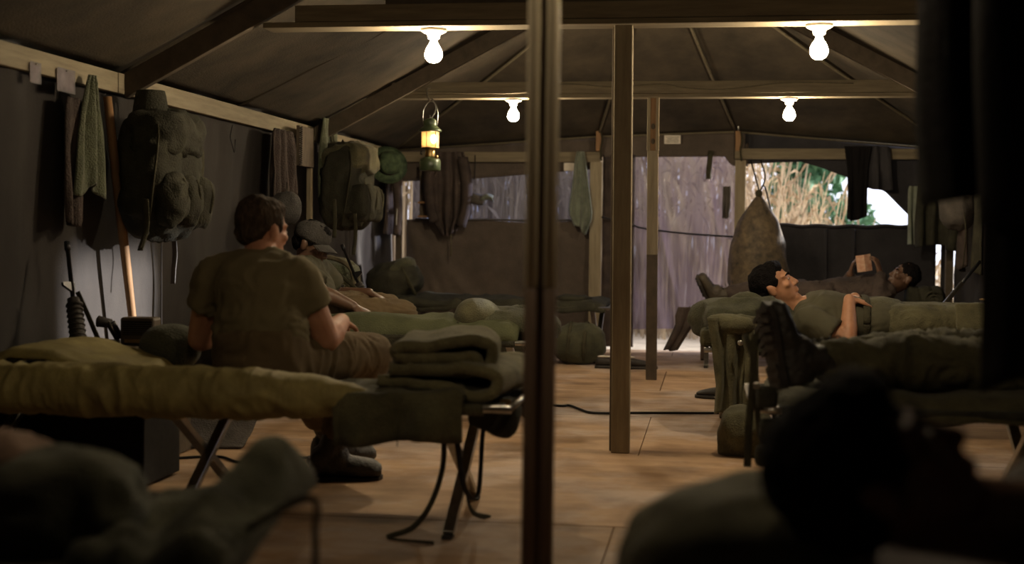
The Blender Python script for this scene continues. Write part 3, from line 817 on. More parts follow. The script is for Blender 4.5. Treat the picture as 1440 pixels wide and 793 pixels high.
# foot end: two folded blankets and a jacket under them
folded('folded_blanket', 'thick tan army blanket folded in half on top of the cot\'s foot-end pile', 'blanket',
       [(-1.050, 0.537), (-0.970, 0.533), (-0.870, 0.530), (-0.790, 0.534), (-0.770, 0.552), (-0.790, 0.570), (-0.870, 0.570), (-0.970, 0.566), (-1.025, 0.570), (-1.040, 0.586), (-1.020, 0.602), (-0.950, 0.608), (-0.870, 0.620), (-0.790, 0.620), (-0.735, 0.602), (-0.725, 0.570), (-0.735, 0.540)], 4.40, 4.86, .036, 3, amp=.010, cen=V(-.84, 4.6, 0), yaw=.12)
folded('folded_blanket', 'rolled olive-tan blanket with a dark open end under the folded tan blanket', 'blanket',
       [(-1.050, 0.495), (-0.930, 0.483), (-0.830, 0.475), (-0.730, 0.455), (-0.665, 0.465), (-0.645, 0.500), (-0.675, 0.533), (-0.750, 0.540), (-0.830, 0.530), (-0.930, 0.530), (-1.010, 0.537)], 4.36, 4.92, .036, 8, amp=.010, cen=V(-.78, 4.6, 0), yaw=-.1)
o = O('field_jacket', blob((-.86, 4.62, .465), (.21, .26, .03), None, .75, .012, 8, 12, 60, 30, rid=.012), 'olive_dark')
tag(o, 'dark olive field jacket squashed under the two folded blankets', 'jacket')
o = O('poncho', drapeslab(-1.20, -.78, 4.26, 4.62, lambda x, y: .425 + .02 * np.clip((x + 1.1) / .3, 0, 1), .03, 15, .016, 7, over=(.12, 0), rid=.010, nv=70).warp(lambda v: v + np.stack([v[:, 0] * 0, -.028 * np.clip((.46 - v[:, 2]) / .08, 0, 1) * (np.sin(v[:, 0] * 34 + 3 * vnoise(v, 4, 3)) + .6 * vnoise(v, 14, 5)), -.05 * np.clip((.44 - v[:, 2]) / .1, 0, 1) * vnoise(v * V(1, 0, 0), 7, 9)], 1)), 'olive', solid=.012)
tag(o, 'crumpled green-olive poncho hanging over the cot\'s near rail beside the padded bag', 'poncho')
t = T('equipment_belt', 'dark pouch and web straps hanging off the foot end of the nearest left cot', 'web belt', (-.80, 4.6, .25))
O('pouch', blob((-.70, 4.50, .385), (.085, .06, .062), roty(.25), .6, .008, 12, 3, rid=.004), 'olive_dark', t)
O('pouch', blob((-.60, 4.72, .40), (.05, .045, .06), roty(-.2), .6, .006, 12, 8), 'olive_dark', t)
O('buckle', MB().box((-.655, 4.44, .425), (.035, .008, .03)), 'brass', t, smooth=False, bevel=.002)
for k, pts in enumerate(([W(625, 610, Y=4.40), W(622, 660, Y=4.40), W(605, 710, Y=4.38), W(580, 742, Y=4.36), W(545, 757, Y=4.30), W(610, 764, Y=4.25)],
                         [W(640, 585, Y=4.5), W(645, 640, Y=4.5), W(655, 690, Y=4.5), W(672, 697, Y=4.6), W(678, 620, Y=4.7), W(680, 600, Y=4.7)],
                         [W(655, 690, Y=4.55), W(665, 720, Y=4.6), W(690, 728, Y=4.7)],
                         [W(726, 540, Y=4.9), W(728, 580, Y=4.9), W(719, 598, Y=4.9)])):
    O('strap', MB().tube(smooth_path(pts, 26), .009, 8, flat=.25), 'webbing' if k != 1 else 'rubber', t)
O('cord', MB().tube([W(559, 585, Y=4.27), W(559, 600, Y=4.27), W(558.5, 628, Y=4.27)], .0018, 5), 'webbing', t)

# ---- second left cot
o = O('sleeping_bag', drapeslab(-2.1, -.98, 7.02, 7.70, lambda x, y: .44 + .05 * np.exp(-((y - 7.25) / .22) ** 2), .045, 25, .018, 5, over=(.05, .03), rid=.018, nu=110), 'quilt_dark', solid=.012)
tag(o, 'green sleeping bag spread along the second left cot', 'sleeping bag')
o = O('side_blanket', MB().grid(lambda u, v: np.stack([-2.55 + 1.42 * u, 7.005 + .012 * np.sin(u * 40) * v + .008 * fbm(np.stack([u * 8, v, v * 0], 1), 1, 3), .455 - .20 * v], 1), 60, 12), 'olive_dark', solid=.006)
tag(o, 'dark olive blanket edge hanging down the side of the second left cot', 'blanket')
t = T('helmet', 'round olive steel helmet lying on the second left cot beside a bundled jacket', 'helmet', (-1.27, 7.30, .5))
hc = W(672, 447, Y=7.25)
O('shell', blob(hc, (.125, .14, .105), roty(.12), .95, .004, 9, 4, rid=.002), 'olive', t)
O('brim', MB().tube([(hc[0] + .132 * math.cos(a), hc[1] + .148 * math.sin(a), hc[2] - .045 - .015 * math.cos(a)) for a in np.linspace(0, 2 * PI, 30)], .008, 6), 'olive', t)
O('chin_strap', MB().tube(smooth_path([W(645, 452, Y=7.12), W(640, 462, Y=7.10), W(645, 472, Y=7.08)], 10), .008, 6, flat=.3), 'webbing', t)
o = O('bundled_jacket', blob(W(720, 455, Y=7.38), (.24, .24, .085), roty(.05), .8, .025, 7, 31, 60, 30, rid=.02), 'olive_green'); tag(o, 'bundled green jacket heaped at the foot of the second left cot', 'jacket')

# ---- far left cot
o = O('bedding', drapeslab(-2.6, -.80, 10.60, 11.28, .44, .03, 35, .02, 5, over=(.06, 0), rid=.016, nu=110), 'olive_dark', solid=.012); tag(o, 'dark rumpled blanket over the farthest left cot', 'blanket')
o = O('cap', blob(W(806, 420, Y=10.8), (.14, .12, .035), None, .9, .012, 9, 6, rid=.01), 'olive_dark'); tag(o, 'flat dark cap lying at the end of the farthest left cot', 'cap')
t = T('duffel_bag', 'stuffed dark green duffel bag on the floor under the farthest left cot', 'duffel bag', (-1.0, 10.55, 0))
O('bag', blob((-1.0, 10.55, .155), (.20, .15, .15), None, .75, .012, 7, 7, 60, 36, rid=.012), 'olive_green', t)
for x in (-1.06, -.94):
    O('strap', MB().tube([(x + .01 * math.sin(a), 10.55 + .165 * math.cos(a), .155 + .165 * math.sin(a)) for a in np.linspace(.3, 2 * PI - 2.2 + .0, 24)], .014, 8, flat=.25), 'webbing', t)
o = O('sea_bag', blob((-1.42, 10.5, .17), (.22, .17, .16), None, .8, .012, 7, 19, 60, 36, rid=.012), 'olive_dark'); tag(o, 'dark stuffed bag behind the nearest pole, under the farthest left cot', 'bag')
t = T('rucksack', 'big dark rucksack lying on the head end of the farthest left cot', 'rucksack', (-2.25, 10.95, .45))
c = W(558, 392, Y=10.9)
O('pack_body', blob(c + V(-.02, 0, -.02), (.21, .2, .15), roty(-.25), .8, .02, 6, 41, 60, 36, rid=.02), 'olive_dark', t)
O('flap', blob(c + V(.02, -.03, .08), (.15, .15, .07), roty(-.4), .75, .01, 7, 42, rid=.01), 'olive_green', t)
O('strap', MB().tube(smooth_path([c + V(.06, -.17, .12), c + V(.12, -.19, .02), c + V(.2, -.2, -.12)], 14), .014, 8, flat=.25), 'webbing', t)

# ---- shoes
def shoe(parent, c, yaw, m='rubber', L=.28, inner='tan_cloth'):
    R = rotz(yaw)
    def sec(s, w, z0, z1): return (np.asarray(c) + R @ V(s, 0, (z0 + z1) / 2), R @ V(0, w, 0), R @ V(0, 0, (z1 - z0) / 2))
    p = [sec(-.14, .012, .02, .05), sec(-.13, .032, .012, .085), sec(-.08, .038, .012, .09), sec(-.02, .037, .012, .075), sec(.04, .044, .012, .066), sec(.1, .042, .012, .05), sec(.135, .02, .014, .035)]
    O('upper', MB().loft(p, 16), m, parent, sub=1)
    O('sole', MB().prism([np.asarray(c) + R @ V(a, b, 0) for a, b in ((-.145, -.028), (-.1, -.038), (0, -.038), (.07, -.048), (.125, -.03), (.142, 0), (.125, .03), (.07, .048), (0, .038), (-.1, .038), (-.145, .028))], (0, 0, .02)), 'rubber', parent)
    O('insole', MB().ell(np.asarray(c) + R @ V(-.075, 0, .086), (.05, .026, .008), R), inner, parent)
t = T('shoe', 'pale-lined black shoe, left of the pair by the far post', 'shoe', (-.72, 10.25, 0), group='pair of shoes by the far pole'); shoe(t, (-.70, 10.24, 0), .1, 'rubber', inner='paper')
t = T('shoe', 'pale-lined black shoe, right of the pair by the far post', 'shoe', (-.5, 10.2, 0), group='pair of shoes by the far pole'); shoe(t, (-.52, 10.22, 0), .15, 'rubber', inner='paper')
t = T('shoe', 'shiny black shoe under the reclining man\'s cot', 'shoe', (.03, 8.45, 0)); shoe(t, (.05, 8.44, 0), 2.9, 'boot')

o = O('floor_cable', MB().tube(smooth_path([V(-1.3, 8.1, .007)] + [W(x, y, Z=.008) for x, y in ((780, 570), (800, 570), (815, 575), (830, 580), (858, 581))] + [V(-.36, 7.6, .008), V(.4, 7.75, .008)], 50), .007, 8), 'cable')
tag(o, 'black cable snaking across the plywood behind the poles', 'cable')

# ---- under the near left cot
t = T('footlocker', 'black footlocker on the floor under the nearest left cot', 'footlocker', (-2.5, 5.25, 0))
O('box', MB().box((-2.42, 5.14, .16), (.62, .36, .30)), 'crate', t, smooth=False, bevel=.006)
O('lid', MB().box((-2.42, 5.14, .325), (.635, .375, .035)), 'crate', t, smooth=False, bevel=.006)
O('latch', MB().box((-2.42, 4.952, .30), (.05, .012, .06)), 'steel_dark', t, smooth=False)
o = O('canvas_tarp', MB().grid(lambda u, v: np.stack([-2.68 + .60 * u, 6.2 - .25 * v + .02 * np.sin(u * 8), .33 * (1 - v) ** 1.3 * (1 - .7 * u) + .012 + .01 * fbm(np.stack([u * 3, v * 3, v * 0], 1), 1.5, 3)], 1), 24, 18), 'grey_cloth', solid=.006)
tag(o, 'grey canvas sheet slumped on the floor behind the footlocker', 'tarp')
o = O('loose_strap', MB().tube(smooth_path([V(-2.3, 5.62, .006), V(-2.1, 5.72, .006), V(-1.95, 5.6, .006), V(-1.8, 5.75, .006), V(-1.6, 5.78, .006)], 24), .006, 6), 'cable'); tag(o, 'thin black cord lying on the floor under the nearest left cot', 'cord')

# ---- right row bedding
o = O('blanket_roll', blob((.17, 7.12, .555), (.25, .22, .105), roty(-.05), .75, .028, 6, 55, 70, 44, rid=.03), 'olive_green'); tag(o, 'thick bunched green jacket serving as pillow under the reclining man\'s head', 'pillow')
for k, (r0, zz, yy) in enumerate(((.17, .60, 7.0), (.14, .65, 7.08), (.19, .56, 6.95))):
    pts = [V(.18 - r0 * math.cos(q), yy - .10 * math.sin(q) * .3, zz - .06 + .07 * math.sin(q)) for q in np.linspace(-.3, PI + .1, 16)]
    O('cloth_fold', MB().tube(pts, [.03 + .016 * math.sin(i * .9 + k) for i in range(16)], 14).warp(lambda v: v + (.010 * fbm(v, 14, 5))[:, None]), 'olive_green', o)
o = O('sleeping_pad', MB().box((.0, 7.2, .475), (.10, .62, .085)), 'olive', smooth=False, bevel=.02); tag(o, 'end of an olive sleeping pad at the head of the reclining man\'s cot', 'sleeping pad')
o = O('bed_cover', drapeslab(.1, 1.9, 6.84, 7.54, .44, .02, 57, .010, 5, over=(.03, 0), rid=.008, nu=110), 'olive_dark', solid=.012); tag(o, 'dark olive cover under the reclining man', 'blanket')
def hang(top, ax, w0, w1, h, folds, amp, seed, nrm, nu=44, nv=36, droop=.0, curve=.35, tails=.08, wprof=None, phase=0):
    """cloth hanging from a hook or rail: top centre, across axis, widths at top and bottom, drop"""
    top = np.asarray(top, float); ax = unit(ax); nrm = unit(nrm)
    def fn(u, v):
        w = (w0 + (w1 - w0) * v ** curve) if wprof is None else np.interp(v, [a for a, _ in wprof], [b for _, b in wprof])
        s = (u - .5)
        P = np.stack([u * 4, v * 1.2, u * 0 + seed], 1)
        hh = h * (1 + tails * (vnoise(np.stack([u * 3.2, u * 0, u * 0], 1), 1, seed) + droop * np.abs(s) * 2))
        d = amp * (np.sin(2 * PI * folds * u + phase + 1.5 * vnoise(P, .8, seed)) * (.35 + .65 * v) + .5 * fbm(P, 1.5, seed + 1))
        return top + ax * (s * w + .02 * vnoise(P, 1.3, seed + 4) * v)[:, None] + nrm * (amp * 1.2 + d)[:, None] - V(0, 0, 1) * (hh * v)[:, None]
    return MB().grid(fn, nu, nv)
t = T('draped_jacket', 'olive jacket hanging over the head end of the reclining man\'s cot down to the floor', 'jacket', (.0, 6.8, .1))
O('coat_body', hang(W(1030, 452, Y=6.83) + V(0, 0, .02), (1, .2, 0), .22, .16, .47, 2.4, .022, 61, (0, -1, 0), wprof=[(0, .25), (.3, .20), (.7, .15), (1, .17)], droop=.0), 'olive', t, solid=.01)
O('sleeve', MB().tube(smooth_path([W(1050, 455, Y=6.8), W(1056, 500, Y=6.78), W(1052, 560, Y=6.78), W(1046, 610, Y=6.78)], 14), [.036, .036, .034, .036, .033, .035, .032, .034, .031, .032, .03, .031, .029, .03, .03], 14, flat=.6).warp(lambda v: v + (.008 * ridge(v, 16, 4))[:, None]), 'olive', t)
O('collar', blob(W(1036, 456, Y=6.86), (.13, .09, .045), roty(.1), .8, .014, 9, 66, rid=.016), 'olive', t)
O('button', MB().lathe(W(1041, 482, Y=6.74), [(.014, 0), (.014, .006), (.008, .008)], 10, R=rotx(PI / 2)), 'aluminium', t)
o = O('stuff_sack', blob(W(1046, 612, Y=6.3), (.125, .12, .115), None, .85, .02, 7, 65, 50, 30, rid=.02), 'olive'); tag(o, 'lumpy olive sack on the floor below the draped jacket', 'sack')
bpy.data.objects[o.name].location.z = .0
t = T('ammo_pouches', 'web gear with pouches hanging on the foot of the near right cot', 'web gear', (.13, 4.5, .2))
for px, py, r in ((1078, 560, .034), (1084, 606, .038), (1076, 640, .032)):
    O('pouch', blob(W(px, py, Y=4.42), (r, .04, r * 1.1), None, .6, .006, 12, px), 'olive_dark', t)
O('buckle', MB().tube([W(1075, 577, Y=4.37), W(1099, 577, Y=4.37)], .011, 8), 'aluminium', t)
O('buckle', MB().box(W(1064, 542, Y=4.40), (.02, .01, .02)), 'aluminium', t, smooth=False, bevel=.002)
O('strap', MB().tube(smooth_path([W(1062, 470, Y=4.48), W(1058, 540, Y=4.46), W(1053, 600, Y=4.46), W(1051, 656, Y=4.46)], 14), .012, 8, flat=.25), 'webbing', t)
O('strap', MB().tube(smooth_path([W(1048, 470, Y=4.5), W(1062, 520, Y=4.46), W(1066, 590, Y=4.44), W(1078, 650, Y=4.42)], 14), .014, 8, flat=.25), 'webbing', t)

# blanket over the near right cot below the legs
o = O('bed_cover', drapeslab(.2, 1.9, 4.50, 5.20, .44, .02, 77, .012, 5, over=(.05, 0), rid=.012, nu=110), 'olive', solid=.012); tag(o, 'olive cover under the legs of the soldier on the near right cot', 'blanket')

# far right cot
o = O('bed_cover', drapeslab(-.1, 1.78, 10.40, 11.08, .44, .02, 87, .010, 5, over=(.03, 0), rid=.008, nu=90), 'brown_cloth', solid=.012); tag(o, 'brown blanket under the reading man', 'blanket')
o = O('hanging_coat', hang(W(990, 432, Y=10.40) + V(-.02, 0, 0), (1, 0, 0), .22, .1, .33, 1.5, .015, 91, (0, -1, 0), wprof=[(0, .22), (.2, .20), (.4, .13), (1, .09)]).warp(lambda v: v - np.stack([np.clip(.57 - v[:, 2], 0, .5) * .5, v[:, 0] * 0, v[:, 0] * 0], 1)), 'brown_cloth', solid=.008)
tag(o, 'dark cloth strip hanging off the foot of the reading man\'s cot', 'cloth')
t = T('bedroll', 'rolled dark blanket behind the reading man\'s head', 'bedroll', (1.6, 10.75, .46))
c = W(1308, 420, Y=10.62)
O('roll', puffy(c[0] - .16, c[0] + .13, 10.76, c[2] - .01, .16, .10, 3, 95, taper=.3, m=40, amp=.08, n=40), 'olive_dark', t)
sp = [(c[0] + .02 * 0 + .005, 10.60, c[2])]
spr = MB().tube([V(c[0] + .02 + (.07 * (1 - k / 60)) * math.cos(k / 60 * 5 * PI), 10.605 + .0 * k, c[2] - .01 + (.07 * (1 - k / 60)) * math.sin(k / 60 * 5 * PI)) for k in range(58)], .008, 6)
O('rolled_edge', spr, 'olive_dark', t)

# ---- foreground left bundles
o = O('bedroll', blob((-1.12, 2.30, .462), (.125, .15, .115), rotz(.1), .78, .012, 8, 101, 60, 36, rid=.014), 'olive_green'); tag(o, 'blurred rounded olive bundle on the foreground left cot', 'bundle')
o = O('tan_cloth', blob((-1.29, 2.42, .53), (.12, .10, .06), rotz(.3) @ roty(.25), .85, .012, 8, 103, 40, 24, rid=.008), 'tan_cloth'); tag(o, 'blurred tan cloth heap at the lower left edge', 'cloth')
o = O('crumpled_jacket', drapeslab(-1.04, -.76, 2.06, 2.62, lambda x, y: .40 + .075 * np.exp(-((x + .82) / .07) ** 2) + .02 * np.exp(-((y - 2.5) / .12) ** 2), .035, 105, .022, 9, over=(.16, 0), rid=.032), 'olive_green', solid=.015); tag(o, 'crumpled dark olive jacket on the foot of the foreground left cot', 'jacket')
o = O('hanging_strap', MB().tube(smooth_path([V(-.79, 2.25, .46), W(436, 700, Y=2.2), W(443, 750, Y=2.2), W(443, 800, Y=2.2)], 14), .006, 8, flat=.3), 'webbing'); tag(o, 'dark strap dangling off the foreground left cot', 'strap')
o = O('bed_cover', drapeslab(.20, 1.85, 1.60, 2.27, .475, .03, 121, .014, 6, over=(.06, .05), rid=.018), 'brown_cloth', solid=.012); tag(o, 'dark brown blanket under the blurred sleeper in the foreground', 'blanket')
# ---- foreground right pillow
o = O('pillow', blob((.045, 2.0, .52), (.17, .20, .09), rotz(.1) @ roty(-.22), .6, .014, 6, 111, 60, 36, rid=.012), 'olive'); tag(o, 'blurred olive pillow under the dark head in the foreground', 'pillow')
# ================================================================== people
def remesh(name, mb, voxel, it=4, disp=None):
    """fuse overlapping closed shapes into one continuous skin"""
    me = mb.mesh(name + '_raw')
    ob = bpy.data.objects.new(name + '_raw', me); COL.objects.link(ob)
    m = ob.modifiers.new('r', 'REMESH'); m.mode = 'VOXEL'; m.voxel_size = voxel; m.use_smooth_shade = True
    s = ob.modifiers.new('s', 'SMOOTH'); s.iterations = it; s.factor = .5
    dg = bpy.context.evaluated_depsgraph_get(); dg.update()
    res = bpy.data.meshes.new_from_object(ob.evaluated_get(dg), depsgraph=dg)
    bpy.data.objects.remove(ob); bpy.data.meshes.remove(me)
    res.name = name
    n = len(res.vertices)
    if disp is not None and n:
        co = np.empty(n * 3); res.vertices.foreach_get('co', co); co = co.reshape(-1, 3)
        no = np.array([v.normal[:] for v in res.vertices])
        co = co + no * disp(co)[:, None]
        res.vertices.foreach_set('co', co.ravel()); res.update()
    res.polygons.foreach_set('use_smooth', [True] * len(res.polygons))
    return res

def wrinkle(amp, sc, seed, stretch=(1, 1, 1)):
    return lambda P: amp * (.6 * fbm(P * np.asarray(stretch), sc, seed) + .7 * ridge(P * np.asarray(stretch) + .3 * vnoise(P, sc, seed + 2)[:, None], sc * 1.4, seed + 5))

def frame(f, u):
    f = unit(f); u = unit(np.asarray(u, float) - f * (np.asarray(u, float) @ f)); r = np.cross(f, u)
    return r, f, u              # the person's right, front, up

def head_shapes(mb, c, r, f, u, s=1.0):
    c = np.asarray(c, float); R = np.stack([r, f, u], 1)
    E = lambda o, rad: mb.ell(c + R @ (np.asarray(o) * s), np.asarray(rad) * s, R, 20, 12)
    E((0, -.012, .032), (.077, .096, .088))          # skull
    E((0, .018, -.035), (.062, .074, .078))          # face
    E((0, .030, -.075), (.050, .055, .040))          # jaw
    E((0, .070, -.104), (.024, .022, .018))          # chin
    E((0, .070, .022), (.056, .022, .016))           # brow
    for k in (-1, 1):
        E((k * .042, .062, -.022), (.022, .024, .018))   # cheekbone
        E((k * .079, -.008, -.012), (.010, .021, .033))  # ear
        E((k * .085, -.014, .004), (.007, .016, .016))
        E((k * .031, .078, .000), (.014, .010, .009))    # eyelid
        E((k * .011, .096, -.040), (.009, .010, .008))   # nostril wing
    mb.cap(c + R @ V(0, .086, .006) * s, .010 * s, c + R @ V(0, .106, -.034) * s, .013 * s)   # nose
    E((0, .090, -.062), (.024, .010, .006)); E((0, .088, -.073), (.021, .011, .007))          # lips
    return R

def hand_shapes(mb, w, d, n, thumb, curl=.5, s=1.0, spread=1.0, flat_thumb=False):
    """w wrist, d towards the fingers, n out of the palm, thumb = +1/-1 side along d x n"""
    d = unit(d); n = unit(np.asarray(n, float) - d * (np.asarray(n, float) @ d)); t = np.cross(d, n) * thumb
    w = np.asarray(w, float)
    mb.loft([(w - d * .01 * s, t * .026 * s, n * .018 * s), (w + d * .02 * s, t * .031 * s, n * .018 * s), (w + d * .06 * s, t * .040 * s, n * .015 * s), (w + d * .09 * s, t * .041 * s, n * .012 * s), (w + d * .098 * s, t * .036 * s, n * .008 * s)], 16)
    for k, (o, L) in enumerate(((.031, .070), (.0105, .080), (-.0105, .074), (-.031, .058))):
        p = w + d * (.088 - abs(o) * .2) * s + t * o * s
        dd = unit(d + t * o * 4.0 * spread)
        a = 0
        for j, fr in enumerate((.45, .32, .26)):
            a += curl * (.5, 1.0, .7)[j] * 1.1
            v = dd * math.cos(a) + n * math.sin(a)
            q = p + v * L * fr * s
            mb.cap(p, (.0092, .0084, .0078)[j] * s, q, (.0084, .0078, .0068)[j] * s, 10)
            p = q
    p = w + d * .022 * s + t * .026 * s
    for j, (v, L) in enumerate(((t * .75 + d * .6 + n * .25, .042), (t * .35 + d * .9 + n * (.2 + .4 * curl), .034), (t * .05 + d * .95 + n * (.2 + .5 * curl), .026))):
        q = p + unit(v) * L * s
        mb.cap(p, (.014, .0105, .0095)[j] * s, q, (.0105, .0095, .0075)[j] * s, 10); p = q

def limb(mb, pts, rad, n=14):
    for (a, ra), (b, rb) in zip(zip(pts[:-1], rad[:-1]), zip(pts[1:], rad[1:])): mb.cap(a, ra, b, rb, n)

def lerp(a, b, t): return np.asarray(a, float) * (1 - t) + np.asarray(b, float) * t

def torso(mb, pel, chest, neck, side, front_p, front_c, g=0.0, k=1.0, up_to=1.0, belly=0.0):
    """lofted trunk from crotch to shoulders; side = person's right"""
    pel, chest, neck = (np.asarray(x, float) for x in (pel, chest, neck))
    ax = unit(chest - pel); sd = unit(side)
    waist = lerp(pel, chest, .48) + unit(front_p) * belly * .3
    secs = [(pel - ax * .10 * k, .11, .08), (pel - ax * .05 * k, .155, .11), (pel + ax * .02, .168, .118), (lerp(pel, waist, .6), .158, .112 + belly * .4), (waist, .152, .108 + belly * .5), (lerp(waist, chest, .5), .162, .116 + belly * .2), (chest, .178, .122), (lerp(chest, neck, .45), .180, .108), (lerp(chest, neck, .72), .145, .085), (lerp(chest, neck, .92), .075, .062), (neck, .058, .058)]
    out = []
    for i, (c, a, b) in enumerate(secs):
        f = lerp(front_p, front_c, min(1, i / 6)); f = unit(f - sd * (f @ sd))
        out.append((c, sd * (a + g), f * (b + g)))
    mb.loft(out[:int(round(len(out) * up_to))], 24)

def foot_shapes(mb, ank, toe, up, s=1.0, g=0.0):
    ank = np.asarray(ank, float); toe = unit(toe); up = unit(np.asarray(up, float) - toe * (np.asarray(up, float) @ toe)); sd = np.cross(toe, up)
    S = lambda x, w, z0, z1: (ank + (toe * x + up * (z0 + z1) / 2) * s, sd * (w + g) * s, up * ((z1 - z0) / 2 + g) * s)
    mb.loft([S(-.075, .02, -.08, -.03), S(-.07, .034, -.095, .0), S(-.03, .038, -.1, .03), (S(.03, .040, -.1, .02)), S(.08, .045, -.1, -.02), S(.14, .049, -.1, -.035), S(.185, .045, -.1, -.045), S(.208, .025, -.095, -.06)], 16)
    return toe, up, sd

def boot(parent, name, knee, ank, toe, shaft, m, label=None, lugs=True):
    ank = np.asarray(ank, float); shin = unit(np.asarray(knee, float) - ank)
    mb = MB()
    toe_, up_, sd = foot_shapes(mb, ank, toe, shin, g=.004)
    mb.cap(ank, .050, ank + shin * shaft, .056)
    mb.ell(ank + toe_ * .03 - up_ * .02, (.05, .05, .055))
    o = O(name, remesh(name, mb, .007, 3, wrinkle(.003, 22, 5)), m, parent, label=label)
    sm = MB()
    out = [(-.078, -.032), (-.05, -.038), (.02, -.036), (.08, -.046), (.15, -.05), (.195, -.036), (.214, 0), (.195, .036), (.15, .05), (.08, .046), (.02, .036), (-.05, .038), (-.078, .032)]
    sm.prism([ank + toe_ * a + sd * b - up_ * .098 for a, b in out], -up_ * .018)
    if lugs:
        for i in range(9):
            x = -.065 + i * .031
            w = .03 if x < .05 else .042
            if .0 < x < .045: continue
            sm.box(ank + toe_ * x - up_ * .121, (.016, 2 * w, .014), np.stack([toe_, sd, up_], 1))
    sm.box(ank - toe_ * .042 - up_ * .118, (.07, .072, .014), np.stack([toe_, sd, up_], 1))
    O('sole', sm, 'rubber', o, smooth=False)
    lc = MB()
    for i in range(6):
        c = ank + up_ * (-.02 + .028 * i) + toe_ * (.075 - .012 * i if i < 2 else .056)
        lc.tube([c - sd * .022, c + toe_ * .006, c + sd * .022], .003, 5)
    O('laces', lc, 'cable', o)
    return o

def person(label, skin, J, shirt=None, pants=None, hair=None, boots=None, sleeve='short', hats=None, s=1.0, belt=None, vox=.0065, boot_label=None, collar=False, hair_kind='short', wr=(.010, 9), arm=1.0, slv=.66):
    r, f, u = frame(J['face'], J['crown'])
    pel, chest, neck, hd = (np.asarray(J[k], float) for k in ('pel', 'chest', 'neck', 'head'))
    sd = unit(J['side']); fp = np.asarray(J['front_p'], float); fc = np.asarray(J.get('front_c', fp), float)
    b = MB()
    R = head_shapes(b, hd, r, f, u)
    b.cap(neck - (hd - neck) * .3, .064, hd - u * .045 - f * .012, .056)
    torso(b, pel, chest, neck, sd, fp, fc, belly=J.get('belly', 0))
    for k in ('r', 'l'):
        sh, el, wr_ = (np.asarray(J[a + k], float) for a in ('sh', 'el', 'wr'))
        b.cap(lerp(chest, neck, .55), .07, sh, .062)
        limb(b, [sh, lerp(sh, el, .4), el, lerp(el, wr_, .28), wr_], [.060 * arm, .054 * arm, .042 * arm, .046 * arm, .029 * arm])
        hd_ = J.get('hand' + k)
        if hd_ is not None: hand_shapes(b, wr_, hd_[0], hd_[1], hd_[2], hd_[3])
        hp, kn, an = (np.asarray(J[a + k], float) for a in ('hip', 'kn', 'an'))
        limb(b, [hp, lerp(hp, kn, .5), kn, lerp(kn, an, .3), an], [.092, .08, .058, .058, .038])
        tb = MB(); foot_shapes(b, an, J['toe' + k], kn - an, s=.95)
    body = O('person', remesh('person', b, vox, 4), skin)
    tag(body, label, 'person', None)
    # clothing
    if shirt:
        m = MB()
        torso(m, pel + (chest - pel) * J.get('hem', .1), chest, neck - (neck - chest) * .12, sd, fp, fc, g=.020, belly=J.get('belly', 0), up_to=.95)
        for k in ('r', 'l'):
            sh, el, wr_ = (np.asarray(J[a + k], float) for a in ('sh', 'el', 'wr'))
            m.cap(lerp(chest, neck, .62), .082, sh, .078)
            if sleeve == 'short': m.tube([lerp(sh, el, x) for x in (-.05, .0, slv * .3, slv * .7, slv)], [.05, .080, .080, .079, .078], 18)
            else: limb(m, [sh, lerp(sh, el, .5), el, lerp(el, wr_, .5), lerp(el, wr_, .86)], [.078, .070, .060, .055, .046])
        O('shirt', remesh('shirt', m, .010, 4, wrinkle(wr[0], wr[1], 21)), shirt, body)
    if pants:
        m = MB()
        ax = unit(chest - pel)
        secs = [(pel - ax * .11, .12, .09), (pel - ax * .05, .172, .128), (pel + ax * .03, .186, .136), (pel + ax * .095, .178, .132 + J.get('belly', 0) * .35), (pel + ax * .13, .172, .128 + J.get('belly', 0) * .4)]
        m.loft([(c, sd * a, unit(fp - sd * (fp @ sd)) * bb) for c, a, bb in secs], 24)
        for k in ('r', 'l'):
            hp, kn, an = (np.asarray(J[a + k], float) for a in ('hip', 'kn', 'an'))
            limb(m, [hp, lerp(hp, kn, .45), kn, lerp(kn, an, .35), lerp(kn, an, .74)], [.112, .104, .085, .084, .070], 16)
        pn = O('trousers', remesh('trousers', m, .010, 4, wrinkle(wr[0] * 1.1, wr[1], 33)), pants, body)
        if J.get('pocket'):
            hp, kn = np.asarray(J['hip' + J['pocket']], float), np.asarray(J['kn' + J['pocket']], float)
            dr = unit(kn - hp); out = unit(np.asarray(J['pocket_n'], float))
            O('cargo_pocket', MB().box(lerp(hp, kn, .75) + out * .098, (.15, .14, .02), np.stack([dr, np.cross(out, dr), out], 1)), pants, pn, smooth=False, bevel=.008)
    if belt:
        ax = unit(chest - pel); fr = unit(fp - sd * (fp @ sd))
        c = pel + ax * .115
        pts = [c + sd * .186 * math.cos(a) + fr * (.140 + J.get('belly', 0) * .4) * math.sin(a) for a in np.linspace(0, 2 * PI, 40)]
        O('belt', MB().tube(pts, .018, 8, flat=.25, up=ax), belt, body)
    if hair:
        m = MB()
        E = lambda o, rad: m.ell(hd + R @ np.asarray(o), rad, R, 22, 14)
        if hair_kind == 'short':
            E((0, -.022, .044), (.081, .096, .086)); E((0, -.06, -.010), (.066, .050, .055))
            E((0, .022, .080), (.060, .064, .046))
            for k in (-1, 1): E((k * .068, .005, .025), (.014, .034, .036))
        elif hair_kind == 'full':
            E((0, -.024, .046), (.092, .106, .096)); E((0, -.058, -.005), (.077, .06, .062)); E((0, .028, .084), (.07, .066, .05))
        else:
            E((0, -.018, .040), (.080, .098, .086)); E((0, -.055, -.005), (.068, .050, .055))
        O('hair', remesh('hair', m, .006, 3, lambda P: .0035 * fbm(P, 60, 3) + .003 * ridge(P, 36, 7)), hair, body)
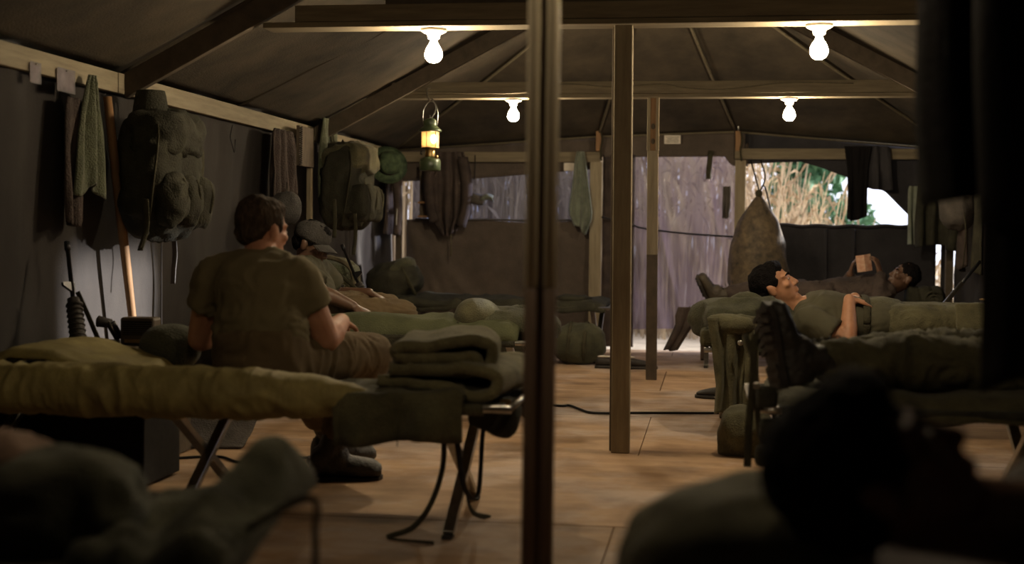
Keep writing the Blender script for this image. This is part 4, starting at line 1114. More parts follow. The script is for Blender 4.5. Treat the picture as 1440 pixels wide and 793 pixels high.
    for k in (-1, 1):
        e = O('eye', MB().ell(hd + R @ V(k * .031, .0855, .0), (.011, .006, .0045), R, 10, 6), 'eye', body)
        O('iris', MB().ell(hd + R @ V(k * .031, .0905, .0), (.0045, .002, .0042), R, 8, 6), 'hair_black', e)
        O('eyebrow', MB().tube([hd + R @ V(k * x, y, z) for x, y, z in ((.016, .0925, .020), (.030, .092, .026), (.046, .083, .022))], [.004, .0045, .003], 6), hair or 'hair_black', body)
    if boots:
        for k in ('r', 'l'):
            boot(body, 'boot', J['kn' + k], J['an' + k], J['toe' + k], J.get('shaft', .17), boots, boot_label)
    return body, R

# ---- man seated with his back to the viewer
J = dict(pel=(-1.60, 4.80, .515), chest=(-1.615, 4.86, .755), neck=(-1.635, 4.915, .905), head=(-1.650, 4.965, .982), face=(.50, .86, -.08), crown=(.05, .10, 1),
         side=(.985, -.12, 0), front_p=(.12, .98, .1), front_c=(.12, .95, -.3), belly=.05, hem=.42,
         shr=(-1.485, 4.855, .815), elr=(-1.392, 4.92, .585), wrr=(-1.40, 5.16, .635), handr=((-.3, .9, -.2), (-.2, .2, -1), -1, .5),
         shl=(-1.808, 4.895, .81), ell=(-1.890, 4.97, .575), wrl=(-1.80, 5.20, .62), handl=((.4, .9, -.2), (.2, .2, -1), 1, .5),
         hipr=(-1.505, 4.85, .505), knr=(-1.305, 5.24, .505), anr=(-1.475, 5.27, .118), toer=(.93, .30, -.02),
         hipl=(-1.70, 4.87, .505), knl=(-1.66, 5.32, .53), anl=(-1.56, 5.60, .118), toel=(.8, .6, -.02))
p1, _ = person('man in olive T-shirt sitting on the nearest left cot with his back turned', 'skin_fair', J, 'olive_shirt', 'khaki', 'hair_brown', 'boot', wr=(.009, 8), arm=1.18, slv=.52)

# ---- man in a soft cap behind him
J = dict(pel=(-2.13, 7.40, .525), chest=(-2.20, 7.45, .70), neck=(-2.215, 7.46, .83), head=(-2.20, 7.47, .915), face=(.80, -.1, -.35), crown=(.3, 0, 1),
         side=(.12, -.99, 0), front_p=(.98, .1, .1), front_c=(.95, .1, -.3), hem=.0,
         shr=(-2.19, 7.27, .765), elr=(-2.06, 7.20, .655), wrr=(-1.90, 7.235, .585), handr=((.9, .12, -.42), (-.35, .25, -.9), -1, .4),
         shl=(-2.20, 7.62, .765), ell=(-2.12, 7.72, .62), wrl=(-1.92, 7.66, .64), handl=((.9, -.2, -.35), (-.2, 0, -1), 1, .35),
         hipr=(-2.08, 7.34, .53), knr=(-1.68, 7.44, .525), anr=(-1.72, 7.84, .12), toer=(.3, .95, 0),
         hipl=(-2.10, 7.50, .545), knl=(-1.85, 7.80, .55), anl=(-1.90, 7.92, .12), toel=(.3, .95, 0))
p2, R2 = person('man in grey soft cap on the second left cot, forearm on his thigh', 'skin_dark', J, 'shirt_green', 'khaki', 'hair_black', 'boot')
hd = np.array(J['head']); m = MB()
m.ell(hd + R2 @ V(0, -.01, .055), (.094, .108, .075), R2)
m.lathe(hd + R2 @ V(0, -.01, .045), [(.098, -.02), (.100, .0), (.098, .02)], 24, R=R2)
capo = O('soft_cap', remesh('soft_cap', m, .008, 3, wrinkle(.004, 14, 3)), 'hat_grey', p2)
O('cap_brim', MB().grid(lambda q, v: hd + (R2 @ np.stack([.10 * (q - .5) * 2 * (1 - .15 * v), .085 + .075 * v * (1 - .5 * (2 * q - 1) ** 2) - .035 * (2 * q - 1) ** 2, .032 - .02 * v - .02 * (2 * q - 1) ** 2], 0)).T, 16, 8), 'hat_grey', capo, solid=.006)

# ---- man on his back with hands on his belly
J = dict(pel=(.875, 7.15, .545), chest=(.585, 7.15, .565), neck=(.435, 7.15, .625), head=(.318, 7.13, .728), face=(.84, -.16, .52), crown=(-.52, 0, .86),
         side=(.0, -1, 0), front_p=(.03, 0, 1), front_c=(.22, 0, 1), belly=-.01, hem=.12,
         shr=(.485, 6.965, .565), elr=(.665, 6.90, .475), wrr=(.678, 7.02, .672), handr=((.75, .62, -.16), (-.1, -.1, -1), -1, .3),
         shl=(.485, 7.335, .575), ell=(.70, 7.42, .50), wrl=(.73, 7.28, .67), handl=((.3, -.93, -.05), (.0, 0, -1), 1, .3),
         hipr=(.92, 7.06, .545), knr=(1.36, 7.02, .565), anr=(1.78, 6.98, .535), toer=(.25, -.25, .93),
         hipl=(.92, 7.24, .545), knl=(1.36, 7.27, .565), anl=(1.78, 7.30, .535), toel=(.25, .25, .93), pocket='r', pocket_n=(0, -.9, .4))
p3, _ = person('man lying on his back in olive T-shirt, hands on his belly, looking up', 'skin_mid', J, 'shirt_green', 'olive', 'hair_black', 'boot', belt='webbing', wr=(.006, 8))

# ---- man reading on the far right cot
J = dict(pel=(.90, 10.76, .535), chest=(1.19, 10.76, .565), neck=(1.335, 10.75, .61), head=(1.435, 10.72, .688), face=(-.80, -.28, .48), crown=(.55, 0, .82),
         side=(.0, 1, 0), front_p=(-.03, 0, 1), front_c=(-.2, 0, 1), hem=.1,
         shl=(1.28, 10.57, .575), ell=(1.235, 10.50, .535), wrl=(1.245, 10.585, .715), handl=((-.25, .1, .95), (-.75, .45, -.1), -1, .5),
         shr=(1.28, 10.94, .58), elr=(1.06, 11.0, .555), wrr=(1.045, 10.80, .705), handr=((.25, -.1, .95), (.9, -.1, -.1), 1, .5),
         hipl=(.86, 10.67, .54), knl=(.44, 10.68, .565), anl=(.075, 10.66, .535), toel=(-.40, -.25, .90),
         hipr=(.86, 10.85, .54), knr=(.44, 10.86, .56), anr=(.075, 10.88, .535), toer=(-.40, .2, .90))
p4, _ = person('man in dark clothes lying on the farthest right cot reading, boots toward the aisle', 'skin_dark', J, 'brown_cloth', 'brown_cloth', 'hair_black', 'boot_tan', sleeve='long', hair_kind='crop')
# the paperback in his hands
bc = W(1216, 370, Y=10.62)
t = T('paperback', 'open tan-red paperback held up in the reading man\'s hands', 'book', bc)
for k, (ya, lab) in enumerate(((.55, 'cover'), (-.55, 'cover'))):
    d = 1 if k else -1
    Rb = rotz(.25) @ roty(-.15) @ rotz(d * .3)
    O('cover', MB().box(bc + Rb @ V(d * .030, 0, 0), (.060, .004, .125), Rb), 'book_cover', t, smooth=False)
    O('page_block', MB().box(bc + Rb @ V(d * .029, .008, 0), (.056, .009, .119), Rb), 'paper', t, smooth=False)

# ---- soldier lying with boots toward the aisle, near right cot
J = dict(pel=(1.12, 4.96, .535), chest=(1.43, 4.92, .56), neck=(1.58, 4.86, .60), head=(1.70, 4.86, .655), face=(-.45, -.1, .88), crown=(.88, 0, .45),
         side=(.0, 1, 0), front_p=(0, 0, 1), front_c=(-.1, 0, 1), hem=.1,
         shl=(1.53, 4.67, .565), ell=(1.33, 4.58, .50), wrl=(1.16, 4.68, .62), handl=((-.5, .8, -.1), (0, .1, -1), 1, .4),
         shr=(1.53, 5.05, .565), elr=(1.33, 5.14, .50), wrr=(1.16, 5.02, .62), handr=((-.5, -.8, -.1), (0, -.1, -1), -1, .4),
         hipl=(1.08, 4.86, .535), knl=(.69, 4.74, .56), anl=(.315, 4.60, .575), toel=(-.20, .10, .97),
         hipr=(1.08, 5.05, .535), knr=(.69, 4.98, .565), anr=(.32, 4.88, .54), toer=(-.22, .35, .91))
p5, _ = person('soldier in olive trousers lying on the near right cot, dark boot soles toward the viewer', 'skin_mid', J, 'olive', 'olive', 'hair_black', 'boot', sleeve='long', wr=(.014, 7))

# ---- dark sleeper in the foreground
h0 = W(1236, 668, Y=1.82)
J = dict(pel=(.98, 1.93, .535), chest=(.66, 1.92, .565), neck=(.42, 1.91, .60), head=h0, face=(.66, -.10, .72), crown=(-.72, 0, .70),
         side=(.0, -1, 0), front_p=(0, 0, 1), front_c=(.12, 0, 1), hem=.1,
         shr=(.50, 1.72, .57), elr=(.72, 1.66, .52), wrr=(.82, 1.80, .66), handr=((.1, .95, .1), (.2, 0, -1), -1, .4),
         shl=(.50, 2.11, .575), ell=(.74, 2.18, .52), wrl=(.82, 2.04, .66), handl=((.1, -.95, .05), (.2, 0, -1), 1, .35),
         hipr=(1.02, 1.85, .535), knr=(1.42, 1.83, .56), anr=(1.80, 1.80, .535), toer=(.2, -.25, .93),
         hipl=(1.02, 2.04, .535), knl=(1.42, 2.06, .56), anl=(1.80, 2.08, .535), toel=(.2, .25, .93))
p6, _ = person('blurred dark-haired man lying in the lower right foreground', 'skin_dark', J, 'grey_cloth', 'olive_dark', 'hair_black', None, sleeve='long', wr=(.016, 7), hair_kind='full')
# ================================================================== gear on the left wall
GX = XL + .075
def gy(px, py, X=GX): return W(px, py, X=X)
def photo(px0, py0, px1, py1, label):
    a, b = gy(px0, py0, XL + .055), gy(px1, py1, XL + .055)
    t = T('photograph', label, 'photograph', (a[0], (a[1] + b[1]) / 2, b[2]))
    c = (a + b) / 2; sz = (.003, abs(b[1] - a[1]), abs(a[2] - b[2]))
    O('print', MB().box(c, sz, None), 'photo', t, smooth=False)
    O('sleeve', MB().grid(lambda u, v: np.stack([c[0] + .006 + .002 * np.sin(u * 9), c[1] + (u - .5) * (sz[1] + .012), c[2] + (v - .5) * (sz[2] + .012)], 1), 8, 8), 'photo_sleeve', t)
    O('tack', MB().ell(c + V(.008, 0, sz[2] * .47), (.005, .004, .004), n=8, m=6), 'aluminium', t)
photo(42, 88, 55, 117, 'small curled photo pinned to the left rail, nearest the picture edge')
photo(80, 96, 103, 131, 'larger pale snapshot in a clear sleeve pinned to the left rail')

def towel(name, label, m, px, py, w0, w1, h, seed, folds=3, X=GX, amp=.02, cat='towel', wprof=None, tails=.12, droop=.3):
    p = gy(px, py, X)
    o = O(name, hang(p, (0, 1, 0), w0, w1, h, folds, amp, seed, (1, 0, 0), wprof=wprof, tails=tails, droop=droop), m, solid=.008)
    return tag(o, label, cat)
towel('towel', 'green towel hanging from the left rail left of the wooden handle', 'towel_green', 122, 106, .06, .34, .50, 3, 2.6, wprof=[(0, .03), (.06, .07), (.3, .17), (.7, .28), (1, .33)], tails=.22)
towel('shadow_cloth', 'dark cloth standing in for the shadow beside the green towel on the left wall', 'brown_cloth', 98, 138, .12, .2, .52, 5, 2, X=GX - .03, cat='shirt')  # added dark sheet that stands in for the shadow left of the towel
a, b = gy(151, 136, XL + .06), gy(187, 455, XL + .09)
b2 = a + (b - a) * (a[2] - .01) / (a[2] - b[2])
t = T('tool_handle', 'reddish wooden tool handle leaning upright against the left wall', 'tool', b2)
O('handle', MB().tube([lerp(a, b2, k / 10) for k in range(11)], [.019 + .003 * math.sin(k * .5) for k in range(11)], 14), 'lumber_red', t)
O('ferrule', MB().tube([lerp(a, b2, .86), lerp(a, b2, .99)], .026, 14), 'steel_dark', t)

def rucksack(label, c, w, d, h, axis, nrm, mats=('olive_dark', 'olive_dark', 'webbing'), seed=1, straps=(), top=True, name='rucksack'):
    """hung pack: c = centre, axis = across, nrm = away from the wall"""
    axis = unit(axis); nrm = unit(nrm); R = np.stack([axis, nrm, V(0, 0, 1)], 1)
    t = T(name, label, 'rucksack', c - V(0, 0, h / 2))
    O('pack_body', blob(c, (w / 2, d / 2, h / 2), R, .62, .014, 7, seed, 70, 46, rid=.026), mats[0], t)
    O('top_flap', blob(c + R @ V(0, .03, h * .32), (w * .47, d * .55, h * .2), R, .7, .018, 9, seed + 1, 60, 36, rid=.022), mats[1], t)
    for sx in (-1, 0, 1):
        pc = c + R @ V(sx * w * .33, d * .46, -h * .2)
        pk = O('pocket', blob(pc, (w * .16, d * .22, h * .2), R, .6, .012, 12, seed + 3 + sx, 40, 28, rid=.014), mats[0], t)
        O('pocket_strap', MB().tube([pc + R @ V(0, d * .06 + .02 * math.sin(q) + d * .14, h * .17 - .05 * q) for q in np.linspace(0, 3, 8)], .010, 6, flat=.3), mats[2], pk)
    for sx in (-1, 1):
        O('shoulder_strap', MB().tube(smooth_path([c + R @ V(sx * w * .2, 0, h * .52), c + R @ V(sx * w * .5, d * .35, h * .3), c + R @ V(sx * w * .56, d * .3, -h * .1), c + R @ V(sx * w * .42, d * .1, -h * .46)], 20), .02, 8, flat=.3), mats[2], t)
    if top:
        O('haul_loop', MB().tube(smooth_path([c + R @ V(-.03, -d * .3, h * .45), c + R @ V(-.02, -d * .35, h * .62), c + R @ V(.02, -d * .35, h * .62), c + R @ V(.03, -d * .3, h * .45)], 16), .008, 6), mats[2], t)
    for pts in straps:
        O('loose_strap', MB().tube(smooth_path(pts, 18), .013, 8, flat=.25), mats[2] if len(pts) < 4 else 'rubber', t)
    return t
c = gy(226, 248, XL + .22)
rucksack('large dark rucksack hanging on the left wall beside the wooden handle', c, .50, .26, .58, (0, 1, 0), (1, 0, 0), seed=11,
         straps=([gy(243, 320, XL + .24), gy(246, 355, XL + .24), gy(244, 380, XL + .24), gy(243, 399, XL + .24)], [gy(205, 280, XL + .36), gy(206, 320, XL + .36), gy(197, 352, XL + .36)]))
hc = gy(212, 146, XL + .2)
t = T('rolled_cap', 'dark flat-topped cap hanging above the large rucksack on the left wall', 'cap', hc - V(0, 0, .06))
O('crown', MB().lathe(hc - V(0, 0, .06), [(.085, 0), (.082, .03), (.07, .10), (.064, .12), (.02, .125)], 24), 'olive_dark', t)
O('brim', MB().lathe(hc - V(0, 0, .065), [(.08, .01), (.11, -.01), (.105, -.02), (.08, -.002)], 24), 'olive_dark', t)

def rifle(label, muzzle, butt, side, m='gunmetal', stock='rubber', scale=None):
    """assault rifle: muzzle and butt points, side = direction the magazine points"""
    muzzle, butt = np.asarray(muzzle, float), np.asarray(butt, float)
    L = np.linalg.norm(muzzle - butt); d = unit(muzzle - butt)
    sv = unit(np.asarray(side, float) - d * (np.asarray(side, float) @ d)); n = np.cross(d, sv)
    k = L / .99
    R = np.stack([d, sv, n], 1)
    P = lambda x, y=0, z=0: butt + R @ (V(x, y, z) * k)
    t = T('rifle', label, 'rifle', butt)
    O('stock', MB().prism([P(0, -.02, -.016), P(0, .105, -.016), P(.05, .105, -.016), P(.24, .035, -.016), P(.26, .0, -.016), P(.26, -.02, -.016)], R @ V(0, 0, .032 * k)), stock, t, smooth=False, bevel=.004)
    O('receiver', MB().prism([P(.25, -.02, -.014), P(.25, .035, -.014), P(.33, .045, -.014), P(.44, .05, -.014), P(.47, .03, -.014), P(.47, -.02, -.014)], R @ V(0, 0, .028 * k)), m, t, smooth=False, bevel=.003)
    O('pistol_grip', MB().prism([P(.29, .03, -.012), P(.26, .125, -.012), P(.30, .13, -.012), P(.335, .04, -.012)], R @ V(0, 0, .024 * k)), stock, t, smooth=False, bevel=.003)
    O('magazine', MB().prism([P(.385, .04, -.011), P(.395, .17, -.011), P(.455, .165, -.011), P(.445, .04, -.011)], R @ V(0, 0, .022 * k)), m, t, smooth=False, bevel=.003)
    O('carry_handle', MB().tube([P(.27, -.02), P(.29, -.062), P(.41, -.068), P(.45, -.02)], .009 * k, 8), m, t)
    hg = O('handguard', MB().tube([P(.47, .004), P(.49, .004), P(.6, .004), P(.72, .002)], [.024 * k, .034 * k, .032 * k, .026 * k], 12), stock, t)
    for i in range(9): O('rib', MB().tube([P(.495 + i * .024, .004), P(.503 + i * .024, .004)], .036 * k, 10), stock, hg)
    O('barrel', MB().tube([P(.70), P(.95), P(.95), P(.99)], [.0095 * k, .0095 * k, .013 * k, .012 * k], 10), m, t)
    O('front_sight', MB().prism([P(.745, .012, -.006), P(.77, -.05, -.006), P(.785, -.05, -.006), P(.80, .012, -.006)], R @ V(0, 0, .012 * k)), m, t, smooth=False)
    O('sling', MB().tube(smooth_path([P(.76, .03), P(.6, .10), P(.35, .19), P(.1, .15), P(.03, .1)], 20), .011 * k, 6, flat=.25), 'webbing', t)
    return t
mz = gy(94, 340, XL + .10); bt = mz + unit(gy(108, 470, XL + .22) - mz) * .97
rifle('black rifle leaning on the left wall below the green towel', mz, V(bt[0], bt[1], max(bt[2], .02)), (.3, .95, 0))

# crate that carries radio and torch
rc = W(190, 466, X=-2.42)
t = T('wooden_crate', 'low wooden crate against the left wall carrying the radio', 'crate', (-2.5, rc[1] + .1, 0))
top = W(190, 486, X=-2.42)[2]
for i in range(4):
    O('slat', MB().box((-2.30, rc[1] + .08, top * (i + .5) / 4), (.018, .46, top / 4 - .012)), 'lumber_dark', t, smooth=False)
    O('slat', MB().box((-2.53, rc[1] - .15, top * (i + .5) / 4), (.44, .018, top / 4 - .012)), 'lumber_dark', t, smooth=False)
O('lid', MB().box((-2.53, rc[1] + .08, top - .009), (.48, .48, .018)), 'lumber_dark', t, smooth=False, bevel=.003)
t = T('transistor_radio', 'small brown radio with slotted grille on the crate by the left wall', 'radio', (-2.42, rc[1], top))
a, b = W(168, 446, Y=rc[1]), W(216, 486, Y=rc[1])
rcx, rw, rh = (a[0] + b[0]) / 2, b[0] - a[0], a[2] - top
O('case', MB().box((rcx, rc[1] + .045, top + rh / 2), (rw, .09, rh)), 'radio_case', t, smooth=False, bevel=.012)
gr = O('grille', MB().box((rcx + .004, rc[1] - .001, top + rh * .62), (rw * .86, .004, rh * .5)), 'radio_grille', t, smooth=False)
for i in range(6): O('grille_bar', MB().box((rcx + .004, rc[1] - .004, top + rh * (.42 + .075 * i)), (rw * .84, .003, .003)), 'radio_case', gr, smooth=False)
O('dial_strip', MB().box((rcx, rc[1] - .001, top + rh * .16), (rw * .7, .004, rh * .12)), 'brass', t, smooth=False)
O('knob', MB().lathe((rcx + rw * .42, rc[1] - .0, top + rh * .16), [(.012, 0), (.012, .012), (.008, .014)], 12, R=rotx(PI / 2)), 'radio_grille', t)
t = T('angle_torch', 'black right-angle flashlight beside the radio', 'flashlight', W(152, 478, Y=rc[1] + .02))
p0, p1_, p2_ = W(140, 452, Y=rc[1] + .03), W(156, 455, Y=rc[1] + .03), W(168, 476, Y=rc[1] + .05)
O('lamp_head', MB().tube([p0 - (p1_ - p0) * .1, p0, p1_], [.026, .024, .02], 14), 'rubber', t)
O('barrel', MB().tube([p1_ - (p2_ - p1_) * .05, p1_, p2_], [.02, .021, .02], 14), 'gunmetal', t)
O('lens', MB().ell(p0 - (p1_ - p0) * .12, (.006, .02, .02), n=12, m=8), 'aluminium', t)
O('clip', MB().tube([p1_ + V(.0, -.022, .01), p2_ + V(0, -.024, .01)], .004, 6), 'aluminium', t)
o = O('metal_mug', MB().lathe(W(157, 488, Y=rc[1] - .02), [(.03, 0), (.034, .003), (.034, .03), (.031, .03)], 16), 'steel_dark'); tag(o, 'small dark metal mug beside the flashlight', 'mug')

o = O('dangling_rope', MB().tube(smooth_path([gy(327, 176, XL + .05), gy(324, 192, XL + .045), gy(327, 205, XL + .045), gy(330, 214, XL + .05), gy(331, 196, XL + .05)], 24), .0035, 6), 'cable'); tag(o, 'thin dark cord looped from the left rail', 'cord')

# middle of the left wall
towel('striped_poncho', 'dark ribbed poncho hanging in long folds on the left wall', 'brown_cloth', 392, 183, .35, .5, .50, 21, 5.5, X=GX + .02, amp=.03, cat='poncho')
t = T('wall_plank', 'dark wooden plank hung on the left rail between poncho and towel', 'board', gy(428, 235, GX + .03))
a, b = gy(419, 176, GX + .06), gy(439, 236, GX + .06)
O('plank', MB().box(((a[0] + b[0]) / 2, (a[1] + b[1]) / 2, (a[2] + b[2]) / 2), (.022, b[1] - a[1], a[2] - b[2])), 'lumber_dark', t, smooth=False, bevel=.003)
spi = MB().tube([V(a[0] + .02 + .010 * math.cos(k), a[1] - .0 + .010 * math.sin(k), a[2] - .01 - (a[2] - b[2]) * .95 * k / (2 * PI * 18)) for k in np.linspace(0, 2 * PI * 18, 200)], .0028, 5)
O('wire_coil', spi, 'steel_dark', t)
a, b = gy(434, 236, GX + .03), gy(437, 322, GX + .03)
o = O('wall_batten', MB().box(((a[0] + b[0]) / 2, (a[1] + b[1]) / 2, (a[2]) / 2), (.03, .055, a[2])), 'lumber', smooth=False, bevel=.003); tag(o, 'pale vertical batten on the left wall under the wooden plank', 'batten')
towel('towel', 'drab green towel hanging over the left rail below the second rafter', 'towel_green', 458, 168, .38, .40, .52, 31, 4, X=GX + .04, amp=.025, wprof=[(0, .36), (.15, .40), (.6, .42), (1, .36)])
c = gy(487, 262, XL + .26)
rucksack('bulky rucksack with dangling straps hanging on the left wall near the far corner', c, .56, .30, .58, (0, 1, 0), (1, 0, 0), mats=('olive_dark', 'olive', 'webbing'), seed=31,
         straps=([gy(499, 300, XL + .42), gy(500, 330, XL + .42), gy(497, 358, XL + .42)], [gy(470, 280, XL + .42), gy(471, 310, XL + .42), gy(470, 334, XL + .42)], [gy(513, 250, XL + .42), gy(517, 290, XL + .42), gy(508, 318, XL + .42)]))
for k, (x, y) in enumerate(((519, 285), (514, 310))):
    pass
o = O('canteen_cover', blob(gy(402, 293, XL + .2), (.09, .12, .10), None, .85, .008, 9, 9, rid=.006), 'hat_grey'); tag(o, 'round dark canteen cover hanging on the wall behind the seated man\'s head', 'canteen')
O('hang_strap', MB().tube(smooth_path([gy(400, 245, XL + .1), gy(404, 262, XL + .16), gy(402, 280, XL + .2)], 10), .008, 6, flat=.3), 'webbing', o)
# bush hat and clothes in the far left corner
hc = gy(546, 230, XL + .13)
t = T('bush_hat', 'bright green camouflage bush hat hung in the far left corner', 'hat', hc - V(0, 0, .14))
Rh = rotz(-.95) @ roty(PI / 2 - .12)
O('hat_brim', MB().lathe(hc, [(.02, .0), (.10, .004), (.175, -.012), (.178, -.006), (.10, .012), (.02, .01)], 30, R=Rh).warp(lambda v: hc + (v - hc) * V(1, .88, .88) + V(0, 0, -.01)), 'boonie_green', t)
O('hat_crown', blob(hc + Rh @ V(0, 0, .05), (.088, .1, .06), Rh, .8, .008, 14, 5, rid=.006), 'boonie_green', t)
O('hat_band', MB().tube([hc + Rh @ V(.093 * math.cos(q), .103 * math.sin(q), .016) for q in np.linspace(0, 2 * PI, 26)], .009, 6), 'olive_dark', t)
t = T('hanging_shirt', 'brown shirt hanging in the far left corner below the bush hat', 'shirt', gy(548, 330, XL + .1))
O('shirt_body', hang(gy(548, 250, XL + .045), (.1, 1, 0), .3, .42, .48, 3.5, .025, 41, (1, -.3, 0)), 'brown_cloth', t, solid=.008)
O('sleeve', MB().tube(smooth_path([gy(556, 255, XL + .16), gy(560, 285, XL + .18), gy(558, 330, XL + .18)], 12), .035, 12), 'brown_cloth', t)
O('drawstring', MB().tube([gy(558, 293, XL + .22), gy(557, 316, XL + .22)], .006, 6), 'rope', t)
# rifles standing behind the man in the cap
mz = W(446, 340, Y=8.0); rifle('rifle with a bright steel receiver standing behind the man in the cap', mz, mz + unit(W(472, 395, Y=7.97) - mz) * .95, (.8, 0, -.2), m='aluminium')
mz = W(481, 344, Y=8.06); rifle('dark rifle leaning beside the small pack behind the second left cot', mz, mz + unit(W(512, 418, Y=8.0) - mz) * .95, (-.8, 0, -.2))
c = W(474, 396, Y=8.30)
t = T('canvas_satchel', 'pale-topped olive satchel between the two rifles behind the second cot', 'satchel', (c[0], c[1], .0))
zb_ = c[2] - .385
ts = T('storage_crate', 'low dark crate behind the second left cot, under the satchel', 'crate', (c[0], c[1], 0))
O('box', MB().box((c[0], c[1] + .05, (zb_ - .016) / 2), (.40, .34, zb_ - .016)), 'crate', ts, smooth=False, bevel=.004)
O('lid', MB().box((c[0], c[1] + .05, zb_ - .008), (.42, .36, .016)), 'crate', ts, smooth=False, bevel=.003)
O('bag', blob(c - V(0, 0, .12), (.15, .12, .26), None, .7, .012, 8, 7, rid=.01), 'olive', t)
O('flap', blob(c + V(.01, -.03, .08), (.13, .11, .06), roty(.2), .75, .008, 10, 8, rid=.008), 'towel_green', t)
O('strap', MB().tube(smooth_path([c + V(-.1, -.1, .13), c + V(0, -.13, .15), c + V(.12, -.12, .08), c + V(.14, -.1, -.1)], 16), .014, 6, flat=.3), 'rope', t)

# ================================================================== gear on the far wall
FY = 11.86
t = T('field_jacket', 'dark field jacket hanging from the header in front of the left netted window', 'jacket', W(632, 330, Y=FY))
O('coat_body', hang(W(632, 214, Y=FY), (1, 0, 0), .3, .34, .72, 3, .03, 51, (0, -1, 0), wprof=[(0, .26), (.15, .33), (.5, .34), (.8, .30), (.92, .16), (1, .10)], tails=.05), 'brown_cloth', t, solid=.01)
for pts in ([(612, 222), (604, 250), (606, 290), (611, 312)], [(650, 222), (656, 255), (655, 290), (648, 318)]):
    O('sleeve', MB().tube(smooth_path([W(x, y, Y=FY - .06) for x, y in pts], 14), [.05] * 8 + [.045] * 7, 12), 'brown_cloth', t)
O('tie_cord', MB().tube([W(634, 330, Y=FY - .05), W(635, 345, Y=FY - .05), W(634, 360, Y=FY - .05)], [.008, .006, .010], 6), 'rope', t)
t = T('baseball_cap', 'pale-edged cap hung on the netted window beside the field jacket', 'cap', W(676, 292, Y=FY))
c = W(674, 280, Y=FY)
O('crown', blob(c - V(.02, 0, .0), (.09, .06, .045), roty(.2), .8, .006, 12, 4, rid=.006), 'grey_cloth', t)
O('bill', MB().grid(lambda u, v: np.stack([c[0] + .03 + .10 * v, c[1] - .03 - .05 * np.sin(u * PI), c[2] + .025 - .05 * u + .02 * np.sin(PI * v)], 1), 12, 10), 'towel_blue', t, solid=.006)
a, b = W(590, 232, Y=FY + .02), W(612, 306, Y=FY + .02)
t = T('small_shelf', 'small brown wooden box shelf fixed left of the field jacket', 'shelf', ((a[0] + b[0]) / 2, FY, b[2]))
O('back_board', MB().box(((a[0] + b[0]) / 2, FY + .04, (a[2] + b[2]) / 2), (b[0] - a[0], .02, a[2] - b[2])), 'lumber_dark', t, smooth=False)
for z in (b[2] + .01, b[2] + .13): O('shelf_board', MB().box(((a[0] + b[0]) / 2, FY - .0, z), (b[0] - a[0], .09, .016)), 'lumber_red', t, smooth=False)
o = O('towel', hang(W(817, 213, Y=FY), (1, 0, 0), .08, .2, .66, 2, .022, 57, (0, -1, 0), wprof=[(0, .06), (.1, .09), (.4, .13), (.75, .20), (.85, .19), (1, .10)], tails=.18), 'towel_blue', solid=.008); tag(o, 'pale blue-green towel hanging on the header beside the left door jamb', 'towel')
a, b = W(793, 229, Y=11.90), W(812, 240, Y=11.90)
o = O('note_card', MB().box(((a[0] + b[0]) / 2, 11.905, (a[2] + b[2]) / 2), (b[0] - a[0], .003, a[2] - b[2])), 'paper', smooth=False); tag(o, 'small pale card under the header by the blue-green towel', 'card')
o = O('dangling_rope', MB().tube([W(668, 218, Y=11.88), W(668, 235, Y=11.88), W(667, 252, Y=11.88)], .005, 6), 'cable'); tag(o, 'short dark cord hanging from the left header beside the field jacket', 'cord')
o = O('rope_line', MB().tube(smooth_path([W(846, 305, Y=11.90), W(888, 316, Y=11.94), W(905, 321, Y=11.94), W(960, 328, Y=11.94), W(1032, 333, Y=11.90)], 30), .008, 6), 'cable'); tag(o, 'black cord sagging across the plastic sheet in the doorway', 'cord')
o = O('webbing_strap', MB().tube(smooth_path([W(1000, 212, Y=11.97), W(997, 235, Y=11.92), W(996, 252, Y=11.92)], 10), .022, 8, flat=.2), 'webbing'); tag(o, 'short strap hanging from the valance over the doorway', 'strap')
o = O('dark_rag', hang(W(1022, 262, Y=11.88), (1, 0, 0), .06, .07, .27, 1.2, .012, 61, (0, -1, 0)), 'grey_cloth', solid=.006); tag(o, 'narrow dark rag hanging beside the right door jamb', 'rag')

# laundry sack on ropes
c = W(1066, 345, Y=11.72)
t = T('laundry_sack', 'large translucent brown sack hanging by ropes from the right header', 'sack', c - V(0, 0, .42))
prof = [(0, .44), (.10, .35), (.25, .2), (.34, .0), (.37, -.18), (.36, -.32), (.28, -.42), (.1, -.455), (0, -.46)]
def sack(u, v):
    z = np.interp(v, np.linspace(0, 1, 9), [q[1] for q in prof]); r = np.interp(v, np.linspace(0, 1, 9), [q[0] for q in prof]) * .66
    th = 2 * PI * u; P = np.stack([np.cos(th) * r, np.sin(th) * r, z], 1)
    k = 1 + .05 * np.sin(th * 9) * np.clip(.5 - v, 0, .5) + .06 * fbm(P, 6, 3) + .03 * ridge(P, 9, 6)
    return c + np.stack([np.cos(th) * r * k, np.sin(th) * r * .75 * k, z], 1)
O('bag', MB().grid(sack, 50, 40, close_u=True), 'bag_brown', t)
tp = c + V(0, 0, .43)
for pts in ([tp, W(1076, 250, Y=11.78), W(1070, 226, Y=11.85)], [tp, W(1068, 270, Y=11.78), W(1056, 226, Y=11.85)], [tp, W(1075, 262, Y=11.75), W(1085, 300, Y=11.70)]):
    O('rope', MB().tube(smooth_path(pts, 10), .007, 6), 'cable', t)
O('rope_knot', MB().ell(tp, (.03, .03, .035)), 'webbing', t)

